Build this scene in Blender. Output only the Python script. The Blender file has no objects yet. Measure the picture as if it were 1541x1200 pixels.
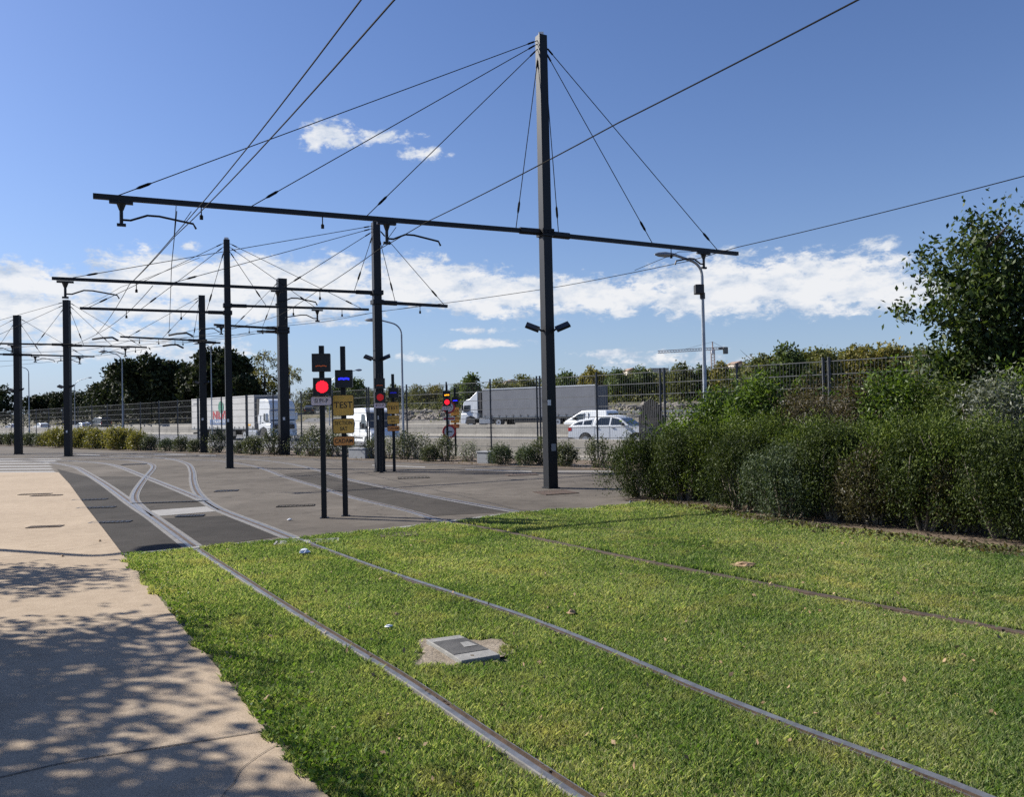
import bpy, bmesh, math, random
import numpy as np
from mathutils import Vector, Matrix
from math import radians as R, sin, cos, pi, sqrt, atan2, tan

random.seed(7)
rng = np.random.default_rng(7)
SC = bpy.context.scene
COL = SC.collection

# ------------------------------------------------------------------ camera
F = 1210.0; W0, H0 = 1541.0, 1200.0
CAMZ = 1.85; PITCH = 20.0 / F; ROLL = 0.021
cam_d = bpy.data.cameras.new('camera'); cam = bpy.data.objects.new('camera', cam_d)
COL.objects.link(cam); SC.camera = cam
cam_d.sensor_fit = 'HORIZONTAL'; cam_d.sensor_width = 36.0; cam_d.lens = 36.0 * F / W0
cam_d.clip_start = 0.05; cam_d.clip_end = 6000
CM = Matrix.Translation((0, 0, CAMZ)) @ Matrix.Rotation(R(90) + PITCH, 4, 'X') @ Matrix.Rotation(-ROLL, 4, 'Z')
cam.matrix_world = CM
CR = CM.to_3x3()

def ray(px, py):
    return CR @ Vector(((px - W0 / 2) / F, -(py - H0 / 2) / F, -1.0))
def G(px, py, z=0.0):                       # measured point of the photo -> point on a level z
    d = ray(px, py); t = (z - CAMZ) / d.z
    return Vector((d.x * t, d.y * t, z))
def P(px, py, Y):                           # measured point at distance Y ahead
    d = ray(px, py); t = Y / d.y
    return Vector((d.x * t, Y, CAMZ + d.z * t))

# ------------------------------------------------------------------ terrain profile across the motorway
NX, NY = 0.673, 0.740          # away from the yard
DX, DY = 0.740, -0.673         # along the motorway
OPROF = [(-3000, 0), (23.5, 0), (26.5, -.25), (50.3, -.3), (51.2, -.15), (67, .45), (71, .5), (77, 2.1), (86, 2.4),
         (200, 3.0), (330, 9), (520, 17), (800, 22), (3000, 24)]
def oz(o):
    return float(np.interp(o, [a for a, b in OPROF], [b for a, b in OPROF]))
def off(x, y): return NX * x + NY * y
def zt(x, y): return oz(off(x, y))
def OS(o, s, z=None):
    return Vector((NX * o + DX * s, NY * o + DY * s, oz(o) if z is None else z))
def at_off(px, o):                          # point of the column px that lies at offset o (level view)
    k = (px - 770.5) / F
    Y = o / (NY + NX * k)
    return Vector((k * Y, Y, oz(o)))

# ------------------------------------------------------------------ materials
MATS = {}
def newmat(name):
    m = bpy.data.materials.new(name); m.use_nodes = True
    nt = m.node_tree; b = nt.nodes['Principled BSDF']
    MATS[name] = m
    return m, nt, b
def L(nt, a, b): nt.links.new(a, b)
def noise(nt, scale, detail=6, rough=.6, coord='pos', dist=0.0):
    n = nt.nodes.new('ShaderNodeTexNoise'); n.inputs['Scale'].default_value = scale
    n.inputs['Detail'].default_value = detail; n.inputs['Roughness'].default_value = rough
    n.inputs['Distortion'].default_value = dist
    if coord == 'pos':
        g = nt.nodes.new('ShaderNodeNewGeometry'); L(nt, g.outputs['Position'], n.inputs['Vector'])
    else:
        g = nt.nodes.new('ShaderNodeTexCoord'); L(nt, g.outputs['Object'], n.inputs['Vector'])
    return n
def ramp(nt, fac, stops):
    r = nt.nodes.new('ShaderNodeValToRGB')
    while len(r.color_ramp.elements) < len(stops): r.color_ramp.elements.new(.5)
    for e, (p, c) in zip(r.color_ramp.elements, stops):
        e.position = p; e.color = (c[0], c[1], c[2], 1)
    L(nt, fac, r.inputs['Fac'])
    return r
def mix(nt, fac, a, b, mode='MIX'):
    m = nt.nodes.new('ShaderNodeMix'); m.data_type = 'RGBA'; m.blend_type = mode
    for sock, v in ((m.inputs[0], fac), (m.inputs[6], a), (m.inputs[7], b)):
        if hasattr(v, 'is_linked') or hasattr(v, 'links'): L(nt, v, sock)
        elif isinstance(v, (int, float)): sock.default_value = v
        else: sock.default_value = (v[0], v[1], v[2], 1)
    return m.outputs[2]
def math_(nt, op, a, b=None, c=None):
    m = nt.nodes.new('ShaderNodeMath'); m.operation = op
    for i, v in enumerate((a, b, c)):
        if v is None: continue
        if isinstance(v, (int, float)): m.inputs[i].default_value = v
        else: L(nt, v, m.inputs[i])
    return m.outputs[0]
def bump(nt, b, h, strength=.3, dist=.02):
    n = nt.nodes.new('ShaderNodeBump'); n.inputs['Strength'].default_value = strength
    n.inputs['Distance'].default_value = dist
    L(nt, h, n.inputs['Height']); L(nt, n.outputs['Normal'], b.inputs['Normal'])

def surf(name, c1, c2, scale=3, rough=.6, metal=0, bmp=.15, bscale=None, coord='pos', spec=.5, fine=None):
    m, nt, b = newmat(name)
    n = noise(nt, scale, 8, .62, coord)
    r = ramp(nt, n.outputs['Fac'], [(.3, c1), (.7, c2)])
    col = r.outputs['Color']
    if fine:                                   # (scale, dark multiplier, light multiplier): aggregate grain
        f = noise(nt, fine[0], 3, .7, coord)
        fr = ramp(nt, f.outputs['Fac'], [(.3, (fine[1],) * 3), (.72, (fine[2],) * 3)])
        col = mix(nt, 1.0, col, fr.outputs['Color'], 'MULTIPLY')
    L(nt, col, b.inputs['Base Color'])
    b.inputs['Roughness'].default_value = rough; b.inputs['Metallic'].default_value = metal
    b.inputs['Specular IOR Level'].default_value = spec
    if bmp:
        n2 = noise(nt, bscale or scale * 6, 6, .65, coord)
        bump(nt, b, n2.outputs['Fac'], bmp)
    return m

def leafmat(name, cols, trans=.35, rough=.5, patch=.5, pamp=.5, spec=.3):
    """cols: 3-4 colours from dark to light picked leaf by leaf; world-space noise shifts whole clumps."""
    m, nt, b = newmat(name)
    g = nt.nodes.new('ShaderNodeNewGeometry')
    n = noise(nt, patch, 3, .5)
    v = math_(nt, 'MULTIPLY_ADD', math_(nt, 'SUBTRACT', n.outputs['Fac'], .5), pamp * 2.2, g.outputs['Random Per Island'])
    k = len(cols)
    r = ramp(nt, v, [((i + .3) / k, c) for i, c in enumerate(cols)])
    L(nt, r.outputs['Color'], b.inputs['Base Color'])
    b.inputs['Roughness'].default_value = rough; b.inputs['Specular IOR Level'].default_value = spec
    t = nt.nodes.new('ShaderNodeBsdfTranslucent')
    tc = mix(nt, 1.0, r.outputs['Color'], (1.25, 1.3, .55), 'MULTIPLY')
    L(nt, tc, t.inputs['Color'])
    ms = nt.nodes.new('ShaderNodeMixShader'); ms.inputs[0].default_value = trans
    L(nt, b.outputs[0], ms.inputs[1]); L(nt, t.outputs[0], ms.inputs[2])
    L(nt, ms.outputs[0], nt.nodes['Material Output'].inputs['Surface'])
    return m
def lamp(name, col, strength):
    m, nt, b = newmat(name)
    b.inputs['Base Color'].default_value = (.02, .01, .01, 1)
    b.inputs['Emission Color'].default_value = (*col, 1); b.inputs['Emission Strength'].default_value = strength
    return m

M = {}
M['mast'] = surf('painted_mast_steel', (.0055, .0066, .009), (.0098, .0113, .0145), 2.5, .5, 0, .04, 30, spec=.35)
M['galv'] = surf('galvanised_steel', (.20, .22, .24), (.32, .34, .36), 4, .45, .6, .04)
M['wire'] = surf('dark_wire', (.005, .005, .006), (.012, .0115, .011), 5, .8, 0, 0, spec=.08)
M['fencewire'] = surf('fence_wire', (.085, .09, .095), (.14, .145, .15), 3, .6, .2, 0, spec=.25)
M['steel'] = surf('worn_rail_steel', (.15, .148, .145), (.30, .298, .295), 9, .42, .6, .10, 60)
M['groove'] = surf('rusty_groove', (.040, .026, .018), (.095, .062, .042), 14, .85, .2, .3, 90)
M['encase'] = surf('rail_concrete', (.115, .108, .10), (.195, .185, .174), 6, .85, 0, .25, 60, fine=(120, .75, 1.15))
M['white_conc'] = surf('pale_concrete', (.21, .20, .187), (.285, .272, .255), 3, .85, 0, .2, 50, fine=(90, .85, 1.1))
M['kerb'] = surf('kerb_concrete', (.17, .165, .15), (.30, .29, .27), 8, .9, 0, .4, 50)
M['soil'] = surf('lawn_soil', (.060, .066, .022), (.12, .105, .05), 5, .95, 0, .5, 60)
M['litter'] = surf('dry_leaf_litter', (.08, .055, .035), (.20, .145, .095), 9, .95, 0, .6, 70, fine=(60, .5, 1.35))
M['earth'] = surf('bare_earth', (.09, .072, .05), (.16, .135, .10), 1.5, .95, 0, .4, 20, fine=(20, .7, 1.2))
M['verge'] = surf('dry_verge', (.055, .058, .025), (.13, .105, .06), .25, .95, 0, .4, 5, fine=(2, .6, 1.3))
M['barrier'] = surf('barrier_concrete', (.20, .185, .16), (.30, .28, .245), .8, .85, 0, .1, 20, fine=(6, .85, 1.08))
M['motorway'] = surf('motorway_asphalt', (.085, .085, .09), (.125, .124, .126), .3, .85, 0, .1, 40)
M['paint'] = surf('road_paint', (.55, .55, .54), (.75, .74, .72), 5, .7, 0, .1)
M['rock'] = surf('riprap_rock', (.12, .106, .09), (.25, .22, .185), .9, .9, 0, .5, 6)
M['black'] = surf('black_housing', (.008, .008, .009), (.016, .016, .018), 6, .45, 0, .05)
M['rubber'] = surf('tyre_rubber', (.012, .012, .013), (.03, .03, .03), 8, .9, 0, .2)
M['ribbed'] = surf('dark_ribbed_metal', (.012, .013, .016), (.024, .026, .03), 4, .5, 0, .05)
M['glass'] = surf('vehicle_glass', (.012, .016, .02), (.03, .038, .045), 1.0, .06, 0, 0, spec=.8)
M['whitecar'] = surf('white_car_paint', (.68, .70, .70), (.78, .79, .79), 1, .25, 0, 0, spec=.6)
M['whitetruck'] = surf('white_truck_paint', (.62, .64, .66), (.72, .74, .75), 1, .3, 0, 0, spec=.6)
M['bluegrey'] = surf('blue_grey_paint', (.16, .20, .27), (.26, .31, .38), 1, .25, .3, 0, spec=.6)
M['darkcar'] = surf('dark_car_paint', (.02, .022, .026), (.035, .037, .042), 1, .25, .2, 0, spec=.6)
M['silver'] = surf('silver_car_paint', (.40, .42, .45), (.5, .52, .55), 1, .3, .5, 0)
M['whitecurtain'] = surf('white_tarpaulin', (.44, .43, .41), (.56, .55, .53), .7, .6, 0, .12, 2, 'obj')
M['greycurtain'] = surf('grey_tarpaulin', (.17, .175, .19), (.22, .225, .24), .8, .6, 0, .15, 3, 'obj')
M['greyrear'] = surf('dark_grey_rear_panel', (.10, .105, .12), (.15, .155, .17), .8, .5, 0, .05)
M['chassis'] = surf('chassis_black', (.012, .012, .013), (.03, .03, .032), 3, .7, 0, .1)
M['taillight'] = surf('red_tail_lamp', (.45, .02, .02), (.6, .04, .03), 3, .2, 0, 0)
M['plastic'] = surf('dark_trim_plastic', (.02, .02, .022), (.04, .04, .042), 3, .6, 0, .05)
M['plate_pink'] = surf('pale_pink_plate', (.74, .60, .62), (.80, .66, .68), 3, .5, 0, 0)
M['plate_yellow'] = surf('yellow_plate', (.74, .40, .065), (.82, .46, .085), 3, .5, 0, 0)
M['plate_orange'] = surf('orange_plate', (.76, .29, .065), (.83, .335, .085), 3, .5, 0, 0)
M['letter'] = surf('black_lettering', (.012, .012, .012), (.02, .02, .02), 3, .6, 0, 0)
M['red_letter'] = surf('red_lettering', (.40, .03, .04), (.5, .045, .055), 2, .6, 0, 0)
M['blue_band'] = surf('blue_banner', (.08, .14, .28), (.11, .18, .34), 2, .6, 0, 0)
M['white_letter'] = surf('white_lettering', (.6, .62, .65), (.7, .72, .75), 2, .6, 0, 0)
M['green_disc'] = surf('green_emblem', (.04, .20, .13), (.07, .27, .18), 2, .6, 0, 0)
M['signred'] = surf('road_sign_red', (.42, .03, .035), (.5, .045, .05), 3, .45, 0, 0)
M['signwhite'] = surf('road_sign_white', (.55, .56, .58), (.66, .67, .68), 3, .45, 0, 0)
M['sticker'] = surf('white_sticker', (.62, .62, .62), (.75, .75, .75), 3, .5, 0, 0)
M['greybox'] = surf('grey_box', (.20, .21, .22), (.27, .28, .29), 4, .6, 0, .05)
M['floodglass'] = surf('floodlight_glass', (.32, .34, .35), (.45, .47, .48), 3, .2, .2, 0)
M['bark'] = surf('bark', (.035, .026, .02), (.085, .065, .05), 6, .9, 0, .6, 25)
M['palebark'] = surf('pale_twig', (.16, .13, .10), (.27, .23, .18), 8, .9, 0, .3, 40)
M['manhole'] = surf('manhole_frame', (.20, .195, .18), (.30, .29, .27), 10, .85, 0, .3, 70, fine=(120, .7, 1.15))
M['lid'] = surf('manhole_lid', (.045, .044, .042), (.095, .09, .083), 7, .8, .1, .4, 80)
M['mortar'] = surf('broken_mortar', (.20, .158, .11), (.34, .28, .21), 6, .95, 0, .8, 40, fine=(40, .6, 1.2))
M['rustgrate'] = surf('rusty_cast_iron', (.05, .035, .028), (.12, .08, .06), 12, .85, .3, .3, 60)
M['litterwhite'] = surf('white_litter', (.7, .72, .76), (.82, .83, .85), 20, .6, 0, .2)
M['dryleaf'] = surf('dry_brown_leaf', (.20, .12, .06), (.36, .25, .14), 30, .8, 0, .2)
M['building'] = surf('pale_render', (.50, .44, .37), (.62, .56, .48), .1, .9, 0, 0)
M['rooftile'] = surf('roof_tile', (.22, .15, .11), (.28, .20, .15), .5, .9, 0, 0)
M['craneyellow'] = surf('crane_paint', (.32, .23, .20), (.40, .30, .26), .2, .6, 0, 0)
M['craneblock'] = surf('crane_counterweight', (.12, .12, .11), (.18, .18, .16), .2, .8, 0, 0)
M['led_red'] = lamp('red_led', (1.0, .012, .03), 1.6)
M['led_red_dim'] = lamp('dim_red_led', (.9, .02, .03), .28)
M['led_blue'] = lamp('blue_led', (.015, .02, 1.0), 1.5)
M['led_blue_dim'] = lamp('dim_blue_led', (.015, .02, 1.0), .22)
M['led_amber'] = lamp('amber_led', (1.0, .36, .01), 1.4)
M['led_orange_dim'] = lamp('dim_orange_led', (1.0, .2, .03), .16)

# yard asphalt: worn brown-grey with long faint patches
def asphalt(name, c1, c2, c3):
    m, nt, b = newmat(name)
    n = noise(nt, .35, 7, .62); n2 = noise(nt, 2.2, 6, .65); f = noise(nt, 95, 2, .7)
    r = ramp(nt, n.outputs['Fac'], [(.28, c1), (.52, c2), (.74, c3)])
    r2 = ramp(nt, n2.outputs['Fac'], [(.26, (.66,) * 3), (.48, (.98,) * 3), (.72, (1.10,) * 3)])
    fr = ramp(nt, f.outputs['Fac'], [(.32, (.62,) * 3), (.7, (1.3,) * 3)])
    col = mix(nt, 1, mix(nt, 1, r.outputs['Color'], r2.outputs['Color'], 'MULTIPLY'), fr.outputs['Color'], 'MULTIPLY')
    v = nt.nodes.new('ShaderNodeTexVoronoi'); v.feature = 'DISTANCE_TO_EDGE'; v.inputs['Scale'].default_value = .22
    g = nt.nodes.new('ShaderNodeNewGeometry')
    w = noise(nt, 1.1, 5, .6)
    vm = nt.nodes.new('ShaderNodeVectorMath'); vm.operation = 'MULTIPLY_ADD'
    L(nt, w.outputs['Color'], vm.inputs[0]); vm.inputs[1].default_value = (1.6, 1.6, 1.6); L(nt, g.outputs['Position'], vm.inputs[2])
    L(nt, vm.outputs[0], v.inputs['Vector'])
    cr = ramp(nt, v.outputs['Distance'], [(0, (.55,) * 3), (.006, (1,) * 3)])
    col = mix(nt, 1, col, cr.outputs['Color'], 'MULTIPLY')
    L(nt, col, b.inputs['Base Color']); b.inputs['Roughness'].default_value = .92; b.inputs['Specular IOR Level'].default_value = .12
    bump(nt, b, f.outputs['Fac'], .35, .006)
    return m
M['yard'] = asphalt('worn_asphalt', (.086, .074, .061), (.128, .111, .092), (.170, .148, .123))
M['dark'] = asphalt('dark_asphalt', (.028, .025, .022), (.045, .040, .035), (.070, .062, .054))
M['mid'] = asphalt('track_asphalt', (.046, .040, .034), (.066, .058, .049), (.092, .081, .069))

def pathmat():
    m, nt, b = newmat('exposed_aggregate_concrete')
    n = noise(nt, .55, 6, .6); f = noise(nt, 130, 2, .75); n3 = noise(nt, 4.5, 6, .7)
    r = ramp(nt, n.outputs['Fac'], [(.3, (.335, .262, .186)), (.7, (.41, .326, .234))])
    st = ramp(nt, n3.outputs['Fac'], [(.28, (.84, .82, .80)), (.6, (1.03,) * 3)])
    fr = ramp(nt, f.outputs['Fac'], [(.28, (.62, .60, .57)), (.5, (1, 1, 1)), (.75, (1.2, 1.2, 1.2))])
    col = mix(nt, 1, mix(nt, 1, r.outputs['Color'], st.outputs['Color'], 'MULTIPLY'), fr.outputs['Color'], 'MULTIPLY')
    L(nt, col, b.inputs['Base Color']); b.inputs['Roughness'].default_value = .92; b.inputs['Specular IOR Level'].default_value = .15
    bump(nt, b, f.outputs['Fac'], .45, .006)
    return m
M['path'] = pathmat()
M['joint'] = surf('dark_joint', (.05, .045, .04), (.11, .095, .08), 12, .95, 0, .2)

M['grass'] = leafmat('grass_blades', [(.086, .140, .045), (.158, .230, .074), (.242, .302, .116), (.40, .395, .22)], .5, .6, .7, .62, .2)
def grass_patches():
    m = M['grass']; nt = m.node_tree; cr = [n for n in nt.nodes if n.type == 'VALTORGB'][0]
    n1 = noise(nt, 1.7, 5, .65); n2 = noise(nt, .38, 5, .62)
    straw = ramp(nt, n1.outputs['Fac'], [(.52, (0, 0, 0)), (.70, (.75,) * 3)]); lush = ramp(nt, n2.outputs['Fac'], [(.36, (.66, .76, .64)), (.62, (1.14, 1.08, 1.0))])
    c = mix(nt, straw.outputs['Color'], cr.outputs['Color'], (.40, .35, .18))
    c = mix(nt, 1.0, c, lush.outputs['Color'], 'MULTIPLY')
    for l in list(cr.outputs['Color'].links):
        if l.to_node.type in ('BSDF_PRINCIPLED', 'MIX') and l.to_socket.node not in (c.node,) and l.to_node.name != c.node.name:
            pass
    b = nt.nodes['Principled BSDF']; L(nt, c, b.inputs['Base Color'])
    t = [n for n in nt.nodes if n.type == 'BSDF_TRANSLUCENT'][0]
    L(nt, mix(nt, 1.0, c, (1.15, 1.25, .6), 'MULTIPLY'), t.inputs['Color'])
grass_patches()
M['clover'] = leafmat('clover_leaves', [(.06, .11, .018), (.09, .16, .024), (.13, .20, .036)], .4, .6, 1.2, .3, .2)
M['hedge_olive'] = leafmat('hedge_leaves_olive', [(.022, .038, .009), (.046, .074, .014), (.090, .125, .024), (.145, .18, .044)], .3, .55, 1.6, .3, .15)
M['hedge_dark'] = leafmat('hedge_leaves_dark', [(.010, .018, .005), (.021, .035, .008), (.042, .060, .013), (.085, .108, .028)], .25, .55, 1.6, .3, .2)
M['hedge_grey'] = leafmat('hedge_leaves_grey', [(.022, .036, .016), (.040, .060, .027), (.072, .098, .048), (.12, .145, .085)], .25, .55, 1.6, .3, .2)
M['hedge_brown'] = leafmat('hedge_leaves_brown', [(.020, .020, .009), (.038, .036, .014), (.062, .058, .024), (.10, .085, .04)], .22, .5, 1.6, .3)
M['bright'] = leafmat('bright_compound_leaves', [(.030, .055, .012), (.055, .092, .018), (.095, .15, .026), (.14, .20, .035)], .4, .45, 1.1, .3)
M['dry'] = leafmat('dry_shrub_leaves', [(.035, .03, .014), (.062, .055, .022), (.098, .08, .04), (.13, .10, .055)], .3, .6, 1.1, .3)
M['silverleaf'] = leafmat('silver_shrub_leaves', [(.05, .062, .04), (.085, .10, .07), (.15, .165, .125), (.22, .23, .19)], .25, .55, 1.1, .3)
M['shrubgreen'] = leafmat('low_shrub_leaves', [(.028, .036, .018), (.048, .060, .028), (.08, .094, .046), (.12, .13, .07)], .25, .5, .6, .35)
M['shrubyellow'] = leafmat('yellow_shrub_leaves', [(.07, .075, .02), (.12, .118, .032), (.18, .165, .045), (.25, .215, .07)], .35, .5, .35, .3)
M['treeleaf'] = leafmat('near_tree_leaves', [(.012, .024, .007), (.023, .043, .011), (.044, .071, .017), (.085, .112, .032)], .34, .5, 1.0, .28, .25)
M['pine'] = leafmat('dark_pine_needles', [(.009, .014, .007), (.016, .024, .010), (.026, .036, .013), (.045, .055, .02)], .12, .7, .12, .3, .2)
M['poplar'] = leafmat('yellowing_leaves', [(.055, .058, .018), (.095, .095, .028), (.15, .14, .04), (.20, .17, .05)], .35, .5, .25, .35)
M['wood'] = leafmat('wood_leaves_olive', [(0.0386, 0.0474, 0.0175), (0.0737, 0.0878, 0.0281), (0.1193, 0.1299, 0.0421), (0.1843, 0.1755, 0.0632)], .25, .6, .07, .45, .2)
M['wood_green'] = leafmat('wood_leaves_green', [(0.0299, 0.0474, 0.0175), (0.0527, 0.0807, 0.0264), (0.0878, 0.1229, 0.0369), (0.1404, 0.172, 0.0562)], .25, .6, .10, .4, .2)
M['wood_gold'] = leafmat('wood_leaves_gold', [(0.0737, 0.0737, 0.0228), (0.1369, 0.1264, 0.0351), (0.2019, 0.1755, 0.0491), (0.2633, 0.2194, 0.0632)], .28, .6, .10, .4, .2)
M['flower'] = surf('purple_flower', (.12, .08, .25), (.2, .14, .38), 5, .7, 0, 0)

# ------------------------------------------------------------------ mesh builder
class MB:
    def __init__(s): s.v = []; s.f = []; s.mi = []; s.cur = 0
    def mat(s, i): s.cur = i; return s
    def add(s, vs, fs):
        o = len(s.v); s.v += [tuple(v) for v in vs]
        for f in fs: s.f.append(tuple(i + o for i in f)); s.mi.append(s.cur)
        return s
    def box(s, c, d, mtx=None):
        x, y, z = d[0] / 2, d[1] / 2, d[2] / 2
        vs = [Vector((a * x, b * y, e * z)) for e in (-1, 1) for a, b in ((-1, -1), (1, -1), (1, 1), (-1, 1))]
        if mtx is not None: vs = [mtx @ v for v in vs]
        c = Vector(c)
        return s.add([v + c for v in vs], [(3, 2, 1, 0), (4, 5, 6, 7), (0, 1, 5, 4), (1, 2, 6, 5), (2, 3, 7, 6), (3, 0, 4, 7)])
    def frustum(s, p, q, w0, w1, n=4, ang=0.0, depth=1.0):
        """n-sided tapered bar with flat caps from p to q; w = across corners / sqrt2 for n = 4"""
        p, q = Vector(p), Vector(q); d = (q - p).normalized()
        ref = Vector((0, 0, 1)) if abs(d.z) < .9 else Vector((0, 1, 0))
        u = d.cross(ref).normalized(); v = u.cross(d).normalized()
        vs = []
        for c, w in ((p, w0), (q, w1)):
            for k in range(n):
                a = 2 * pi * (k + .5) / n + ang
                vs.append(c + (u * cos(a) + v * sin(a) * depth) * w)
        fs = [(k, (k + 1) % n, n + (k + 1) % n, n + k) for k in range(n)]
        fs += [tuple(range(n - 1, -1, -1)), tuple(range(n, 2 * n))]
        return s.add(vs, fs)
    def bar(s, p, q, w, h=None):
        return s.frustum(p, q, w * .7071, w * .7071, 4, 0.0, (h or w) / w)
    def tube(s, pts, r, n=6, caps=True):
        pts = [Vector(p) for p in pts]; rs = r if isinstance(r, (list, tuple)) else [r] * len(pts)
        vs = []; u = None
        for i, p in enumerate(pts):
            d = (pts[min(i + 1, len(pts) - 1)] - pts[max(i - 1, 0)]).normalized()
            if u is None:
                ref = Vector((0, 0, 1)) if abs(d.z) < .9 else Vector((1, 0, 0))
                u = d.cross(ref).normalized()
            else:
                u = (u - d * u.dot(d)).normalized()
            v = d.cross(u)
            for k in range(n):
                a = 2 * pi * k / n; vs.append(p + (u * cos(a) + v * sin(a)) * rs[i])
        fs = []
        for i in range(len(pts) - 1):
            for k in range(n):
                a, b = i * n + k, i * n + (k + 1) % n
                fs.append((a, b, b + n, a + n))
        if caps: fs += [tuple(range(n - 1, -1, -1)), tuple(range((len(pts) - 1) * n, len(pts) * n))]
        return s.add(vs, fs)
    def cyl(s, c, axis, r, h, n=16):
        c = Vector(c); a = Vector(axis).normalized() * h / 2
        return s.tube([c - a, c + a], r, n)
    def prism(s, poly, y0, y1, taper=0.0, z0=0.0):
        """poly of (x, z) swept along y; above z0 the width shrinks by `taper` per metre"""
        n = len(poly); vs = []
        for y in (y0, y1):
            for x, z in poly:
                k = max(0.0, z - z0) * taper
                vs.append((x, y - math.copysign(k, y), z))
        fs = [(i, (i + 1) % n, n + (i + 1) % n, n + i) for i in range(n)]
        fs += [tuple(range(n - 1, -1, -1)), tuple(range(n, 2 * n))]
        return s.add(vs, fs)
    def sheet(s, pts, z=None):
        vs = [(p[0], p[1], p[2] if z is None else z) for p in pts]
        return s.add(vs, [tuple(range(len(vs)))])
    def build(s, name, mats, parent=None, smooth=False, label=None, world=True, bevel=0, kind=None):
        """world=True: coordinates are world ones and the parent's location is taken off"""
        if not isinstance(mats, (list, tuple)): mats = [mats]
        o = Vector((0, 0, 0))
        if parent is not None and world:
            o = Vector(parent.get('_org', (0, 0, 0)))
        me = bpy.data.meshes.new(name)
        me.from_pydata([(v[0] - o.x, v[1] - o.y, v[2] - o.z) for v in s.v], [], s.f)
        for m in mats: me.materials.append(m)
        for p, i in zip(me.polygons, s.mi): p.material_index = i
        bm = bmesh.new(); bm.from_mesh(me)
        big = [f for f in bm.faces if len(f.verts) > 4]
        if big: bmesh.ops.triangulate(bm, faces=big)
        bmesh.ops.recalc_face_normals(bm, faces=bm.faces)
        if smooth:
            for f in bm.faces: f.smooth = True
            for e in bm.edges:
                if len(e.link_faces) == 2 and e.calc_face_angle(0) > R(38): e.smooth = False
        bm.to_mesh(me); bm.free()
        ob = bpy.data.objects.new(name, me); COL.objects.link(ob)
        if parent is not None:
            ob.parent = parent; ob['_org'] = tuple(o)
        if label: ob['label'] = label
        if kind: ob['kind'] = kind
        if bevel:
            md = ob.modifiers.new('bevel', 'BEVEL'); md.width = bevel; md.segments = 2; md.limit_method = 'ANGLE'; md.angle_limit = R(35)
        return ob

def tag(o, label, cat, group=None):
    o['label'] = label; o['category'] = cat
    if group: o['group'] = group
    return o
def thing(name, label, cat, loc=(0, 0, 0), rz=0.0, group=None):
    o = bpy.data.objects.new(name, None); COL.objects.link(o)
    o.empty_display_size = .2
    o.location = loc; o.rotation_euler = (0, 0, rz); o['_org'] = tuple(loc)
    return tag(o, label, cat, group)
def structure(o): o['kind'] = 'structure'; return o
def dup(root, loc, rz=0.0, scale=1.0, label=None, group=None):
    def cp(o, par):
        c = o.copy(); COL.objects.link(c)
        if par is not None: c.parent = par
        for ch in list(o.children): cp(ch, c)
        return c
    r = cp(root, None); r.location = loc; r.rotation_euler = (0, 0, rz); r.scale = (scale,) * 3
    if label: r['label'] = label
    if group: r['group'] = group
    return r

def np_mesh(name, V, k, mat, parent=None, org=None, kind=None, label=None, smooth=False):
    """V: (N*k, 3) array, k verts per face"""
    if org is not None: V = V - np.array(org)
    n = len(V) // k
    me = bpy.data.meshes.new(name)
    me.vertices.add(n * k); me.vertices.foreach_set('co', V.astype(np.float32).ravel())
    me.loops.add(n * k); me.loops.foreach_set('vertex_index', np.arange(n * k, dtype=np.int32))
    me.polygons.add(n); me.polygons.foreach_set('loop_start', np.arange(0, n * k, k, dtype=np.int32))
    me.polygons.foreach_set('loop_total', np.full(n, k, dtype=np.int32))
    me.update(calc_edges=True); me.validate()
    me.materials.append(mat)
    ob = bpy.data.objects.new(name, me); COL.objects.link(ob)
    if parent is not None: ob.parent = parent
    if kind: ob['kind'] = kind
    if label: ob['label'] = label
    return ob
def unit(a): return a / np.maximum(np.linalg.norm(a, axis=1, keepdims=True), 1e-9)
def leaf_verts(C, size, elong=2.2, droop=0.0, up=0.0, fold=.0):
    n = len(C); size = np.broadcast_to(np.asarray(size, float), (n,))
    a = rng.normal(size=(n, 3)); a[:, 2] += up - droop; a = unit(a)
    b = unit(np.cross(a, rng.normal(size=(n, 3))))
    l = (size * rng.uniform(.7, 1.3, n))[:, None]; w = l / elong * .5
    nrm = np.cross(a, b)
    return np.stack([C, C + a * l * .45 + b * w + nrm * l * .06, C + a * l, C + a * l * .45 - b * w + nrm * l * .06], 1).reshape(-1, 3)
def lobe_points(lobes, clumps, per, sig, shell=.55, low=-1.0):
    """clustered points filling ellipsoid lobes (cx,cy,cz,rx,ry,rz)"""
    lob = np.array(lobes, float); vol = lob[:, 3] * lob[:, 4] * lob[:, 5]; vol = vol ** .8
    idx = rng.choice(len(lob), clumps, p=vol / vol.sum())
    d = unit(rng.normal(size=(clumps, 3)))
    r = (shell + (1 - shell) * rng.random(clumps)) * rng.uniform(.55, 1.05, clumps) ** .5
    cc = lob[idx, :3] + d * r[:, None] * lob[idx, 3:]
    pts = np.repeat(cc, per, 0) + rng.normal(size=(clumps * per, 3)) * np.asarray(sig) * np.repeat(rng.uniform(.6, 1.4, clumps), per)[:, None]
    return pts

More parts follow.
